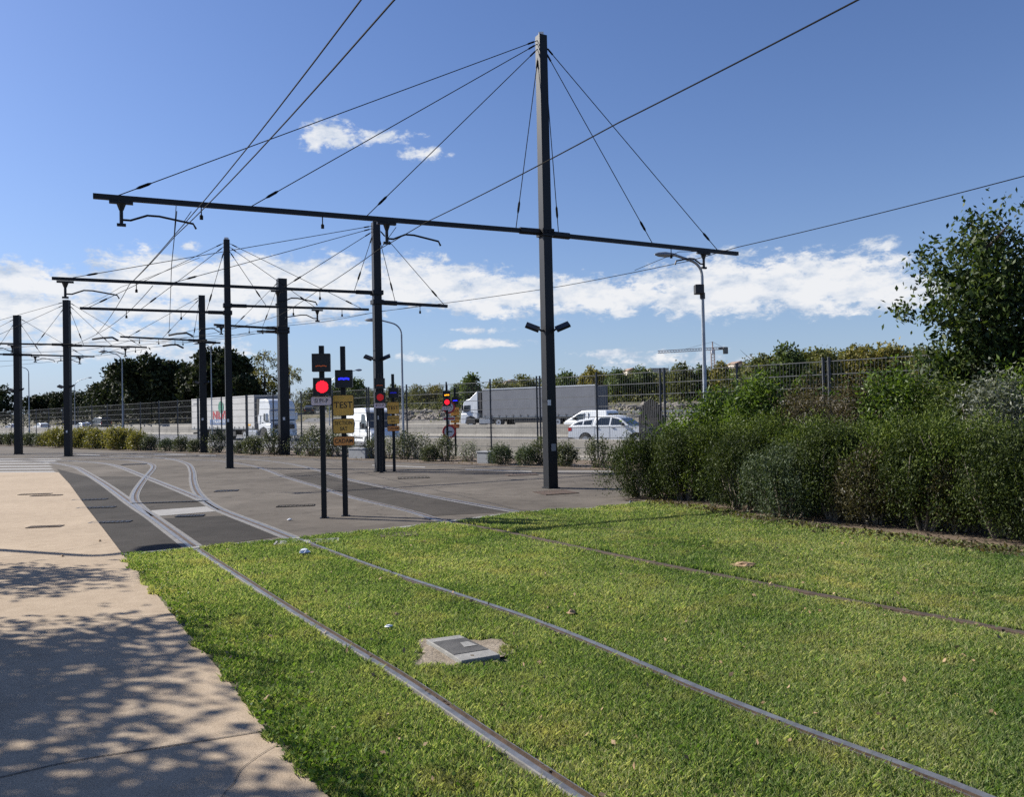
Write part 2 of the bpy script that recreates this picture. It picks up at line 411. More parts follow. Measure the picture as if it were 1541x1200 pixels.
# ------------------------------------------------------------------ ground, roads, yard, path, lawn
os_ = [-1500, -400, -100, -30, 0, 12, 20, 23.5, 25, 26.5, 30, 40, 50.3, 51.2, 58, 67, 71, 74, 77, 86, 110, 150, 200, 260, 330, 420, 520, 650, 800, 1200, 2500]
ss_ = [-3000, -1200, -600, -300, -200, -150, -120, -100, -80, -60, -40, -20, 0, 20, 40, 60, 90, 130, 200, 400, 900, 2500]
mb = MB(); nS = len(ss_)
for o in os_:
    for s in ss_:
        p = OS(o, s); mb.v.append((p.x, p.y, p.z - .03 + (0 if o < 80 else .5 * sin(o * .7 + s * .13))))
for i in range(len(os_) - 1):
    for j in range(nS - 1):
        mb.f.append((i * nS + j, i * nS + j + 1, (i + 1) * nS + j + 1, (i + 1) * nS + j))
        mb.mi.append(0 if os_[i] < 66 else 1)
structure(mb.build('ground', [M['earth'], M['verge']]))

def strip(name, o0, o1, s0, s1, mat, dz=.01, n=40):
    mb = MB()
    for k in range(n):
        a, b = s0 + (s1 - s0) * k / n, s0 + (s1 - s0) * (k + 1) / n
        q = [OS(o0, a), OS(o0, b), OS(o1, b), OS(o1, a)]
        mb.add([(p.x, p.y, p.z + dz) for p in q], [(0, 1, 2, 3)])
    return mb.build(name, mat)
structure(strip('motorway', 29.5, 50.2, -400, 160, M['motorway'], .02))
structure(strip('motorway', 51.4, 66.5, -400, 160, M['motorway'], .02))
mb = MB()
for o in (30.6, 49.4, 52.2, 65.6):
    for k in range(60):
        a = -330 + k * 7.6
        q = [OS(o - .1, a), OS(o - .1, a + 7.6), OS(o + .1, a + 7.6), OS(o + .1, a)]
        mb.add([(p.x, p.y, p.z + .03) for p in q], [(0, 1, 2, 3)])
for o in (35.2, 39.8, 44.5, 56.5, 61):
    for k in range(38):
        a = -330 + k * 13
        q = [OS(o - .08, a), OS(o - .08, a + 3.5), OS(o + .08, a + 3.5), OS(o + .08, a)]
        mb.add([(p.x, p.y, p.z + .03) for p in q], [(0, 1, 2, 3)])
structure(mb.build('lane_marking', M['paint']))
# slip road rising behind the lorry cab
sl = [(at_off(452, 68), .55), (at_off(468, 80), 2.0), (P(478, 620, 150), 3.6), (P(470, 615, 210), 5.2)]
sr = [(at_off(512, 68), .55), (at_off(530, 80), 2.0), (P(536, 620, 150), 3.6), (P(520, 615, 210), 5.2)]
mb = MB()
for i in range(3):
    q = [(sl[i][0].x, sl[i][0].y, sl[i][1]), (sr[i][0].x, sr[i][0].y, sr[i][1]), (sr[i + 1][0].x, sr[i + 1][0].y, sr[i + 1][1]), (sl[i + 1][0].x, sl[i + 1][0].y, sl[i + 1][1])]
    mb.add([(a, b, c + .12) for a, b, c in q], [(0, 1, 2, 3)])
structure(mb.build('slip_road', M['motorway']))

PATH_EDGE = [(85, 706), (105, 730), (130, 765), (158, 801), (185, 837), (215, 872), (250, 915), (290, 965), (330, 1012), (370, 1063), (410, 1117), (450, 1158), (490, 1200), (560, 1285), (660, 1400)]
KERB = [(185, 837.5), (297, 826.5), (428, 814.5), (534, 804), (650, 790.5), (787, 773), (900, 766), (975, 756)]
path_pts = [G(*p) for p in PATH_EDGE]
kerb_pts = [G(*p) for p in KERB]
# yard
ya = [(-34, -4), (-9, -4), (4, 5), (9, 9), (14, 9), (20, 12), (23.0, 8.5)]
o_edge = 20.2
yard_far = [OS(21.6, 30, 0), OS(20.6, 5, 0), OS(20.3, -20, 0), OS(20.0, -45, 0), OS(19.5, -95, 0)]
mb = MB(); mb.sheet([(-95, -4), (14, -4), (20, 2)] + [(p.x, p.y) for p in yard_far] + [(-95, 60)], 0.0)
structure(mb.build('asphalt_yard', M['yard']))

# smooth a list of points
def smooth(pts, n=6):
    pts = [Vector((p[0], p[1], 0)) for p in pts]; out = []
    for i in range(len(pts) - 1):
        p0 = pts[max(i - 1, 0)]; p1 = pts[i]; p2 = pts[i + 1]; p3 = pts[min(i + 2, len(pts) - 1)]
        for k in range(n):
            t = k / n
            out.append(.5 * ((2 * p1) + (p2 - p0) * t + (2 * p0 - 5 * p1 + 4 * p2 - p3) * t * t + (3 * p1 - p0 - 3 * p2 + p3) * t ** 3))
    out.append(pts[-1]); return out
def norms(pts):
    out = []
    for i in range(len(pts)):
        d = (pts[min(i + 1, len(pts) - 1)] - pts[max(i - 1, 0)]); d.z = 0; d.normalize()
        out.append(Vector((-d.y, d.x, 0)))
    return out
def sweep(mb, pts, prof):
    """prof: list of (offset, z, material slot of the strip that follows)"""
    ns = norms(pts)
    for j in range(len(prof) - 1):
        (a, za, m), (b, zb, _) = prof[j], prof[j + 1]
        mb.mat(m)
        vs = []
        for p, n in zip(pts, ns):
            vs += [(p.x + n.x * a, p.y + n.y * a, za), (p.x + n.x * b, p.y + n.y * b, zb)]
        mb.add(vs, [(2 * i, 2 * i + 1, 2 * i + 3, 2 * i + 2) for i in range(len(pts) - 1)])
    mb.mat(0)

LA = [(1010, 1300), (860, 1200), (730, 1112), (600, 1023), (500, 962), (430, 918), (360, 872), (297, 830), (260, 803), (226, 778), (197, 759), (156, 729), (125, 710), (112, 703.5), (86, 698.3), (62, 695.6), (20, 693.5), (-60, 692)]
RA = [(1700, 1300), (1460, 1200), (1330, 1150), (1200, 1102), (1050, 1042), (900, 977), (800, 937), (700, 903), (600, 870), (520, 841), (462, 819), (400, 794.5), (332, 768), (298, 750), (226, 721), (182, 704), (156, 698), (112, 694.5), (73, 692.6), (20, 691), (-60, 690)]
RB = [(332, 768), (311, 755), (297, 740), (291.5, 724), (290, 710), (283, 699), (262, 692.5), (234, 689.5), (180, 687.5), (60, 686)]
LB = [(226, 778), (208, 762), (201, 751), (205, 738), (217, 721), (230, 705), (226, 699), (208, 695), (182, 692.3), (120, 689.5), (40, 688)]
BL = [(1700, 993), (1541, 958), (1283, 909), (1137, 880), (1002, 854), (891, 831), (798, 811), (730, 797), (662, 784.5), (611, 769.5), (522, 747.8), (475, 732.5), (428, 718.5), (401, 708), (370, 700), (320, 694), (240, 690.5)]
BR = [(980, 815), (900, 796), (787, 773), (720, 761), (650, 748), (572, 732.5), (518, 720.5), (483, 709.5), (444, 700), (401, 694), (340, 689.5)]
def gp(l, n=6): return smooth([G(*p) for p in l], n)
RL = {k: gp(v) for k, v in dict(LA=LA, RA=RA, RB=RB, LB=LB, BL=BL, BR=BR).items()}

def between(a, b, mat, name, z):
    mb = MB(); mb.sheet(list(a) + list(b)[::-1], z); return mb.build(name, mat)
# darker tarmac: left strip, and between the near rails
k0 = kerb_pts[0]; kk = [p for p in RL['LA'] if p.y >= G(297, 826).y and p.y < 26]
left_path = [p for p in path_pts if p.y >= k0.y - .01]
mb = MB(); mb.sheet([(p.x, p.y) for p in left_path] + [(p.x, p.y) for p in kk], .004)
structure(mb.build('dark_tarmac', M['dark']))
ra_seg = [p for p in RL['RA'] if G(440, 811).y <= p.y <= G(345, 773).y]
la_seg = [p for p in RL['LA'] if G(297, 826).y <= p.y <= G(232, 778).y]
mb = MB(); mb.sheet([(p.x, p.y) for p in la_seg] + [(p.x, p.y) for p in ra_seg][::-1], .004)
structure(mb.build('dark_tarmac', M['dark']))
b1 = [p for p in RL['BL'] if G(640, 779).y <= p.y <= 26]; b2 = [p for p in RL['BR'] if G(775, 771).y <= p.y <= 27]
mb = MB(); mb.sheet([(p.x, p.y) for p in b1] + [(p.x, p.y) for p in b2][::-1], .004)
structure(mb.build('dark_tarmac', M['mid']))
ra2 = [p for p in RL['RA'] if G(330, 767).y <= p.y <= 27]; la2 = [p for p in RL['LB'] if p.y <= 30][:22]
la3 = [p for p in RL['LA'] if G(222, 776).y <= p.y <= 27]
mb = MB(); mb.sheet([(p.x, p.y) for p in la3] + [(p.x, p.y) for p in ra2][::-1], .003)
structure(mb.build('dark_tarmac', M['mid']))

# lawn soil
HEDGE = [(975, 756), (1060, 768), (1120, 780), (1250, 800), (1400, 818), (1541, 836), (1700, 858)]
hedge_pts = [G(*p) for p in HEDGE]
lawn_poly = [(p.x, p.y) for p in kerb_pts] + [(p.x + .1, p.y + .38) for p in hedge_pts[1:]] + [(11, 6), (12, -3), (2.4, -3)] + [(p.x, p.y) for p in path_pts if p.y < k0.y - .01][::-1]
mb = MB(); mb.sheet(lawn_poly, .010)
structure(mb.build('lawn', M['soil']))
# bed under the hedge, bed along the fence
rag = []
for a, b in zip(hedge_pts[:-1], hedge_pts[1:]):
    for k in range(9): q = a.lerp(b, k / 9); j = random.gauss(.10, .13); rag.append((q.x + j * .3, q.y + j))
mb = MB(); mb.sheet(rag + [(12, 6.5), (17, 10), (18, 13.5), (9.0, 19.5), (3.0, 17.5), (2.2, 16.3)], .016)
structure(mb.build('soil_bed', M['litter']))
mb = MB()
ed = [OS(o_ + rng.normal() * .07, s_, 0) for s_ in np.linspace(16, -95, 90) for o_ in (20.05 + .004 * (s_ < 0) * -s_ * .0,)]
mb.sheet([(p.x, p.y) for p in ed] + [(p.x, p.y) for p in (OS(23.6, -95), OS(23.6, 16))], .012)
structure(mb.build('soil_bed', M['litter']))
# path
pth = [(p.x, p.y) for p in path_pts]
top_l = G(-500, 716); top_r = G(88, 712)
mb = MB()
mb.sheet([(p.x, p.y) for p in path_pts if p.y < top_r.y] + [(-30, -3.5), (-30, top_l.y if top_l.y < 40 else 26), (top_r.x, top_r.y)], .018)
def line_px(mb, pts, w, z):
    q = smooth([G(*p) for p in pts], 5); ns = norms(q); vs = []
    for p, n in zip(q, ns): vs += [(p.x - n.x * w / 2, p.y - n.y * w / 2, z), (p.x + n.x * w / 2, p.y + n.y * w / 2, z)]
    mb.add(vs, [(2 * i, 2 * i + 1, 2 * i + 3, 2 * i + 2) for i in range(len(q) - 1)])
mb.mat(1)
line_px(mb, [(-260, 1240), (0, 1177), (120, 1150), (250, 1130), (405, 1105)], .011, .0225)
line_px(mb, [(-200, 962), (0, 944), (140, 936), (257, 928)], .006, .0225)
line_px(mb, [(-200, 862), (0, 842), (90, 832), (164, 818)], .006, .0225)
line_px(mb, [(180, 859), (100, 860), (0, 866)], .005, .0225)
line_px(mb, [(418, 1126), (385, 1147), (362, 1166), (352, 1186), (337, 1202), (325, 1230)], .0045, .0225)
mb.mat(0)
structure(mb.build('path', [M['path'], M['joint']]))
# pale bands of the level crossing at the left
mb = MB()
bands = [(690.5, 691.6, 95), (693.6, 695.2, 88), (697.2, 699, 78), (701.2, 703.2, 80), (705.2, 707.4, 82), (709.4, 712, 86)]
for y0, y1, xr in bands:
    q = [G(-160, y0 + 1.5), G(xr - 6, y0), G(xr, y1), G(-160, y1 + 1.5)]
    mb.sheet([(p.x, p.y) for p in q], .006)
structure(mb.build('crossing_marking', M['white_conc']))
mb = MB()
for a, b, c, d in [((165, 687), (215, 687), (216, 688), (165, 688)), ((300, 685.4), (325, 685.4), (325, 686.4), (300, 686.4)), ((232, 683.8), (280, 684), (280, 685), (232, 684.8)), ((115, 684), (150, 685), (150, 686), (115, 685)), ((700, 706.5), (800, 709.5), (800, 711), (700, 708)), ((820, 709.5), (925, 709), (925, 710.6), (820, 711)), ((560, 700.2), (640, 703), (640, 704.4), (560, 701.4))]:
    mb.sheet([(p.x, p.y) for p in (G(*a), G(*b), G(*c), G(*d))], .005)
structure(mb.build('yard_marking', M['white_conc']))
# kerb strip between tarmac and lawn
mb = MB()
kp = smooth(kerb_pts, 8); sweep(mb, kp, [(-.05, .0, 0), (-.05, .022, 0), (.07, .024, 0), (.07, .0, 0)])
structure(mb.build('kerb_strip', M['kerb']))

# ------------------------------------------------------------------ rails
yk = [p.y for p in kerb_pts]
def in_lawn(p):
    # in front of the kerb line
    for a, b in zip(kerb_pts[:-1], kerb_pts[1:]):
        if a.x <= p.x <= b.x:
            t = (p.x - a.x) / (b.x - a.x); return p.y < a.y + (b.y - a.y) * t
    return p.y < 12
RMATS = [M['steel'], M['groove'], M['encase']]
def rail_piece(pts, parent, s, name='rail', enc=.13, sunk=False, head=.008):
    """s = +1: groove on the left of the running direction"""
    lawn = [p for p in pts if in_lawn(p)]; yard = [p for p in pts if not in_lawn(p)]
    if lawn and yard: yard = [lawn[-1]] + yard if (lawn[-1] - yard[0]).length < (lawn[0] - yard[-1]).length else yard + [lawn[0]]
    if len(lawn) > 1:
        mb = MB()
        z = .035 if not sunk else .03
        prof = [(-.034 * s, -.01, 2), (-.034 * s, z - .006, 2), (-.028 * s, z, 0), (head * s, z, 1), ((head + .002) * s, z - .022, 1), (.046 * s, z - .022, 1), (.048 * s, z - .004, 0), (.055 * s, z - .004, 1), (.058 * s, -.01, 1)]
        sweep(mb, lawn, prof); mb.build(name, RMATS if not sunk else [M['groove'], M['joint'], M['groove']], parent, smooth=False)
    if len(yard) > 1:
        mb = MB()
        prof = [(-.055 * s, .014, 0), (.008 * s, .015, 1), (.010 * s, .0068, 1), (.062 * s, .0068, 1), (.064 * s, .014, 0), (.085 * s, .0135, 0)]
        prof = [(-(.055 + enc) * s, .002, 2), (-(.055 + enc) * s, .0085, 2), (-.056 * s, .0088, 1), (-.055 * s, .0088, 1)] + prof + [(.086 * s, .0088, 2), ((.085 + enc) * s, .0085, 2), ((.085 + enc) * s, .002, 2)]
        sweep(mb, yard, prof); mb.build(name, RMATS, parent)
def upto(k, ymax): return [p for p in RL[k] if p.y <= ymax]
t = thing('tram_track', 'nearest tram track, two grooved rails running from the grass onto the tarmac', 'tram track', G(400, 900))
rail_piece(RL['LA'], t, -1, enc=.065); rail_piece(RL['RA'], t, 1, enc=.06, head=.024)
mb = MB(); q = [G(228, 769), G(318, 762.5), G(336, 769.5), G(228, 778.5)]
mb.sheet([(p.x, p.y) for p in q], .0065); mb.build('concrete_slab', M['white_conc'], t)
t = thing('tram_track', 'curved turnout rails that branch off the nearest track on the tarmac', 'tram track', G(260, 720))
rail_piece(RL['LB'], t, -1, enc=.04); rail_piece(RL['RB'], t, 1, enc=.05)
t = thing('tram_track', 'farther tram track passing behind the two front signal posts, sunk in the grass', 'tram track', G(600, 760))
rail_piece(RL['BL'], t, -1, enc=.03, sunk=True); rail_piece(RL['BR'], t, 1, enc=.03, sunk=True)

# more tracks at the back of the yard
def back_track(rows, label):
    t = thing('tram_track', label, 'tram track', G(*rows[0][len(rows[0]) // 2]))
    for r in rows: rail_piece(gp(r, 5), t, 1, enc=.03)
back_track([[(-80, 687), (100, 684), (300, 686.5), (560, 696), (760, 704), (930, 704)], [(-80, 685), (100, 682.3), (300, 684.5), (560, 693), (760, 700.5), (930, 700)]], 'distant tram track across the back of the yard beside the shrubs')

# ------------------------------------------------------------------ drains, covers and small things on the ground
def grate(px, py, w, d, label, mat, bars=7, z=.004, ang=None, cat='drain grate', group=None):
    c = G(px, py); a = 0 if ang is None else ang
    t = thing('drain_grate', label, cat, (c.x, c.y, z), a, group)
    mb = MB(); e = .03
    mb.box((0, d / 2 - e / 2, .004), (w, e, .012)).box((0, -d / 2 + e / 2, .004), (w, e, .012))
    mb.box((w / 2 - e / 2, 0, .004), (e, d - 2 * e, .012)).box((-w / 2 + e / 2, 0, .004), (e, d - 2 * e, .012))
    mb.build('frame', mat, t, world=False)
    mb = MB(); st = (w - 2 * e) / bars
    for k in range(bars): mb.box((-w / 2 + e + st * (k + .5), 0, .003), (st * .55, d - 2 * e, .009))
    mb.build('bars', mat, t, world=False)
    mb = MB(); mb.sheet([(-w / 2 + e, -d / 2 + e), (w / 2 - e, -d / 2 + e), (w / 2 - e, d / 2 - e), (-w / 2 + e, d / 2 - e)], .0015)
    mb.build('pit', M['joint'], t, world=False)
    return t
ga = R(8)
grate(68, 795, .55, .22, 'slotted grate in the beige path nearest the tree shadow', M['groove'], 9, .021, ga)
grate(53, 745.5, .75, .2, 'long slotted grate in the beige path, left one of the staggered pair', M['groove'], 10, .021, ga)
grate(70, 747.5, .7, .2, 'long slotted grate in the beige path, right one of the staggered pair', M['groove'], 10, .021, ga)
grate(135, 753, .75, .22, 'dark slot drain between path and rail, farthest of three', M['black'], 8, .009, ga)
grate(145, 765, .75, .22, 'dark slot drain between path and rail, middle of three', M['black'], 8, .009, ga)
grate(166, 787, .7, .22, 'dark slot drain between path and rail, closest to the grass', M['black'], 8, .009, ga)
grate(286, 777.5, .5, .24, 'dark slot drain just in front of the pale concrete slab', M['black'], 8, .009, ga)
grate(255, 757, 1.6, .13, 'long narrow drain between the turnout rails behind the pale slab', M['black'], 22, .009, ga)
grate(341, 739.5, .55, .35, 'small dark drain right of the curved turnout rail', M['black'], 6, .006, ga)
grate(202, 699.5, .9, .5, 'small dark cover between the far turnout rails', M['black'], 6, .009, ga)
grate(445, 762, .75, .3, 'worn slotted drain left of the front red signal post', M['mid'], 9, .006, ga)
grate(836, 742, .80, .8, 'rusty square grate at the foot of the tallest mast', M['rustgrate'], 12, .006, R(20))
grate(600, 808, .55, .42, 'rusty brown grate in the grass edge before the track', M['rustgrate'], 8, .03, R(12))
grate(622, 719.5, .9, .6, 'faint dark cover on the tarmac beyond the second signal pair', M['mid'], 8, .006, R(10))
grate(785, 715, .9, .55, 'rusty cover lying on the tarmac left of the tallest mast', M['rustgrate'], 8, .006, R(10))
grate(462, 819, .9, .35, 'grey plate under the near rail at the grass edge', M['manhole'], 5, .03, R(10), 'cover')

# manhole in the lawn
mc = [G(641.5, 974.6), G(692, 967.5), G(753, 998), G(694.7, 1008)]
c = sum(mc, Vector()) / 4
t = thing('manhole_cover', 'square concrete manhole cover with dark lid set in the grass', 'manhole cover', (c.x, c.y, 0))
mb = MB(); mb.add([(p.x, p.y, .0) for p in mc] + [(p.x, p.y, .062) for p in mc], [(0, 1, 5, 4), (1, 2, 6, 5), (2, 3, 7, 6), (3, 0, 4, 7), (4, 5, 6, 7)])
mb.build('concrete_frame', M['manhole'], t, bevel=.006)
def lerp4(u, v): return (mc[0] * (1 - u) + mc[3] * u) * (1 - v) + (mc[1] * (1 - u) + mc[2] * u) * v
mb = MB(); mb.sheet([lerp4(.17, .03), lerp4(.17, .97), lerp4(.76, .97), lerp4(.76, .03)], .0655); mb.build('lid', M['lid'], t)
mb = MB(); mb.sheet([lerp4(.36, .62), lerp4(.36, .84), lerp4(.56, .88), lerp4(.56, .52)], .069); mb.build('worn_patch', M['manhole'], t)
mb = MB(); cc = []
for k in range(40):
    a = 2 * pi * k / 40; i = k * 4 / 40
    d = Vector((cos(a), sin(a), 0)); e = max(abs(d.x), abs(d.y))
    rr = (.335 + .05 * sin(3 * a + 1) + rng.uniform(-.05, .05))
    cc.append((c.x + d.x * rr / max(e, .8) * 1.0, c.y + d.y * rr / max(e, .8), .026 + rng.uniform(-.004, .008)))
mb.sheet(cc); 
mb.build('mortar_surround', M['mortar'], t)
MAN = (c.x, c.y)

def crumple(px, py, size, mat, name, label, cat, z=.05, flat=.35):
    c = G(px, py)
    bm = bmesh.new(); bmesh.ops.create_icosphere(bm, subdivisions=2, radius=size)
    for v in bm.verts:
        n = v.co.normalized(); k = 1 + .35 * sin(9 * n.x + 2) * cos(7 * n.y) + rng.normal() * .12
        v.co = Vector((n.x * size * k, n.y * size * k * .7, n.z * size * flat * k))
    me = bpy.data.meshes.new(name); bm.to_mesh(me); bm.free(); me.materials.append(mat)
    o = bpy.data.objects.new(name, me); COL.objects.link(o); o.location = (c.x, c.y, z)
    o.rotation_euler = (0, 0, random.random() * 6)
    return tag(o, label, cat)
crumple(459, 838, .075, M['litterwhite'], 'crumpled_paper', 'crumpled white litter in the grass beside the near rail', 'litter', .06, .5)
crumple(1119, 857, .13, M['dryleaf'], 'dry_leaf', 'large dry brown leaf lying on the right half of the lawn', 'leaf', .05, .25)
crumple(597, 933, .02, M['dryleaf'], 'dry_leaf', 'tiny brown leaf between rails above the manhole cover', 'leaf', .05, .5)
crumple(860, 931, .045, M['dryleaf'], 'dry_leaf', 'brown leaf in the grass just beyond the bright right rail', 'leaf', .05, .5)
crumple(404, 1062, .03, M['dryleaf'], 'dry_leaf', 'brown leaf at the path edge of the grass', 'leaf', .045, .4)
crumple(585, 952, .03, M['litterwhite'], 'paper_scrap', 'small pale scrap on the grass left of the manhole cover', 'litter', .05, .4)
crumple(150, 817, .03, M['dryleaf'], 'dry_leaf', 'small brown leaf lying on the beige path', 'leaf', .03, .5)
crumple(94, 840, .025, M['dryleaf'], 'dry_leaf', 'tiny brown leaf on the path by the lamp shadow', 'leaf', .03, .5)
crumple(949, 760, .05, M['galv'], 'drinks_can', 'shiny crushed can at the left foot of the hedge', 'litter', .03, .7)
crumple(436, 784, .04, M['litterwhite'], 'paper_scrap', 'white scrap on the tarmac left of the front red signal', 'litter', .02, .4)

# ------------------------------------------------------------------ grass
def poly_mask(X, Y, poly):
    inside = np.zeros(len(X), bool); n = len(poly); j = n - 1
    for i in range(n):
        xi, yi = poly[i][0], poly[i][1]; xj, yj = poly[j][0], poly[j][1]
        c_ = ((yi > Y) != (yj > Y)) & (X < (xj - xi) * (Y - yi) / (yj - yi + 1e-12) + xi)
        inside ^= c_; j = i
    return inside
def dist_line(X, Y, pts):
    d = np.full(len(X), 1e9)
    for a, b in zip(pts[:-1], pts[1:]):
        vx, vy = b.x - a.x, b.y - a.y; l2 = vx * vx + vy * vy + 1e-12
        t_ = np.clip(((X - a.x) * vx + (Y - a.y) * vy) / l2, 0, 1)
        d = np.minimum(d, np.hypot(X - a.x - t_ * vx, Y - a.y - t_ * vy))
    return d
def vnoise(X, Y, s, seed):
    r_ = np.random.default_rng(seed); T = r_.random((64, 64))
    x, y = X / s, Y / s; xi, yi = np.floor(x).astype(int), np.floor(y).astype(int)
    fx, fy = x - xi, y - yi; fx = fx * fx * (3 - 2 * fx); fy = fy * fy * (3 - 2 * fy)
    g = lambda a, b: T[a % 64, b % 64]
    return (g(xi, yi) * (1 - fx) + g(xi + 1, yi) * fx) * (1 - fy) + (g(xi, yi + 1) * (1 - fx) + g(xi + 1, yi + 1) * fx) * fy
def make_grass():
    Xs, Ys = [], []
    edges = np.concatenate([[2.6, 3.2], np.arange(3.8, 18, .6)])
    for y0, y1 in zip(edges[:-1], edges[1:]):
        ym = (y0 + y1) / 2; dens = 16500 * min(1, (5.0 / ym)) ** 1.45
        x0, x1 = -.75 * y1 - .4, .75 * y1 + .6
        n = int(dens * (x1 - x0) * (y1 - y0))
        Xs.append(rng.uniform(x0, x1, n)); Ys.append(rng.uniform(y0, y1, n))
    X = np.concatenate(Xs); Y = np.concatenate(Ys)
    jx = (vnoise(X, Y, .16, 3) - .5) * .16; jy = (vnoise(X, Y, .16, 4) - .5) * .12
    keep = poly_mask(X + jx, Y + jy, lawn_poly)
    X, Y = X[keep], Y[keep]
    k = (dist_line(X - .008, Y - .004, RL['LA'][:70]) > .045 + .025 * vnoise(X, Y, .1, 8)) & (dist_line(X + .008, Y + .004, RL['RA'][:80]) > .042 + .02 * vnoise(X, Y, .1, 9))
    k &= dist_line(X, Y, RL['BL'][:60]) > .07 + .06 * vnoise(X, Y, .2, 10)
    mx, my = X - MAN[0], Y - MAN[1]
    k &= np.maximum(abs(mx), abs(my)) > .24 + .15 * vnoise(X, Y, .08, 11)
    # thin, dry ground in front of the hedge and worn spots
    hd = dist_line(X, Y, hedge_pts)
    k &= rng.random(len(X)) < np.clip(.30 + hd * 1.5 + (vnoise(X, Y, .5, 15) - .5) * .8, 0, 1)
    k &= rng.random(len(X)) < np.clip(.55 + 1.1 * vnoise(X, Y, .55, 5), 0, 1)
    X, Y = X[k], Y[k]
    n = len(X); D = np.hypot(X, Y)
    tall = .65 + .7 * vnoise(X, Y, .35, 6)
    h = rng.uniform(.018, .046, n) * tall * np.clip(1 + (D - 5) * .02, 1, 1.25)
    w = .0027 * np.maximum(1, D / 5.0) ** .8 * rng.uniform(.7, 1.5, n)
    a = rng.uniform(0, 2 * pi, n); la = rng.uniform(0, 2 * pi, n); ln = rng.uniform(.15, 1.1, n) * h
    B = np.stack([X, Y, np.full(n, .010)], 1)
    U = np.stack([np.cos(a), np.sin(a), np.zeros(n)], 1) * w[:, None]
    Ld = np.stack([np.cos(la), np.sin(la), np.zeros(n)], 1) * ln[:, None]
    up = np.zeros((n, 3)); up[:, 2] = h
    mid = B + up * .6 + Ld * .35
    V = np.stack([B - U, B + U, mid + U * .8, B + up + Ld, mid - U * .8], 1)
    V = V.reshape(-1, 3)
    o = np_mesh('grass', V, 5, M['grass'], kind='stuff', label='short patchy green grass around the rails')
    return n
NG = make_grass()
def weeds():
    C = []
    for i in range(2600):
        p = path_pts[4 + random.randrange(9)]; q = path_pts[min(len(path_pts) - 1, 5 + random.randrange(9))]
        t_ = random.random(); i0 = random.randrange(4, len(path_pts) - 2)
        a_, b_ = path_pts[i0], path_pts[i0 + 1]
        e = a_.lerp(b_, t_); d = abs(random.gauss(0, .22)) - .02
        C.append((e.x + d * .9, e.y + d * .4, .03 + random.random() * .03))
    for i in range(3500):
        y = random.uniform(3.2, 12); x = random.uniform(-.6 * y, .7 * y)
        C.append((x, y, .025 + random.random() * .025))
    C = np.array(C)
    C = C[poly_mask(C[:, 0] + .02, C[:, 1], lawn_poly)]
    k = (dist_line(C[:, 0], C[:, 1], RL['LA'][:70]) > .1) & (dist_line(C[:, 0], C[:, 1], RL['RA'][:80]) > .1) & (np.maximum(abs(C[:, 0] - MAN[0]), abs(C[:, 1] - MAN[1])) > .45)
    C = C[k]
    np_mesh('clover', leaf_verts(C, .026, 1.3, 0, .3), 4, M['clover'], kind='stuff', label='broad clover leaves scattered through the lawn')
weeds()
def fallen():
    n = 900; Y = rng.uniform(3.3, 15, n); X = rng.uniform(-.66, .66, n) * Y
    k = poly_mask(X, Y, lawn_poly); C = np.stack([X[k], Y[k], rng.uniform(.03, .05, k.sum())], 1)
    np_mesh('fallen_leaves', leaf_verts(C, .038, 1.7, 0, 0), 4, M['dryleaf'], kind='stuff', label='small fallen brown leaves dotted over the lawn')
fallen()
def litter_leaves():
    n = 2500; t_ = rng.random(n); C = []
    for i in range(n):
        k = random.randrange(len(hedge_pts) - 1); e = hedge_pts[k].lerp(hedge_pts[k + 1], random.random())
        d = random.gauss(.05, .22); C.append((e.x - d * .45, e.y - d, .03 + random.random() * .02))
    for i in range(1800):
        s_ = random.uniform(14, -60); o_ = 20.2 + abs(random.gauss(0, .6)); p = OS(o_, s_, 0)
        C.append((p.x, p.y, .03 + random.random() * .03))
    np_mesh('leaf_litter', leaf_verts(np.array(C), .05, 1.6, 0, 0), 4, M['dry'], kind='stuff', label='dry fallen leaves along the foot of the planting')
litter_leaves()

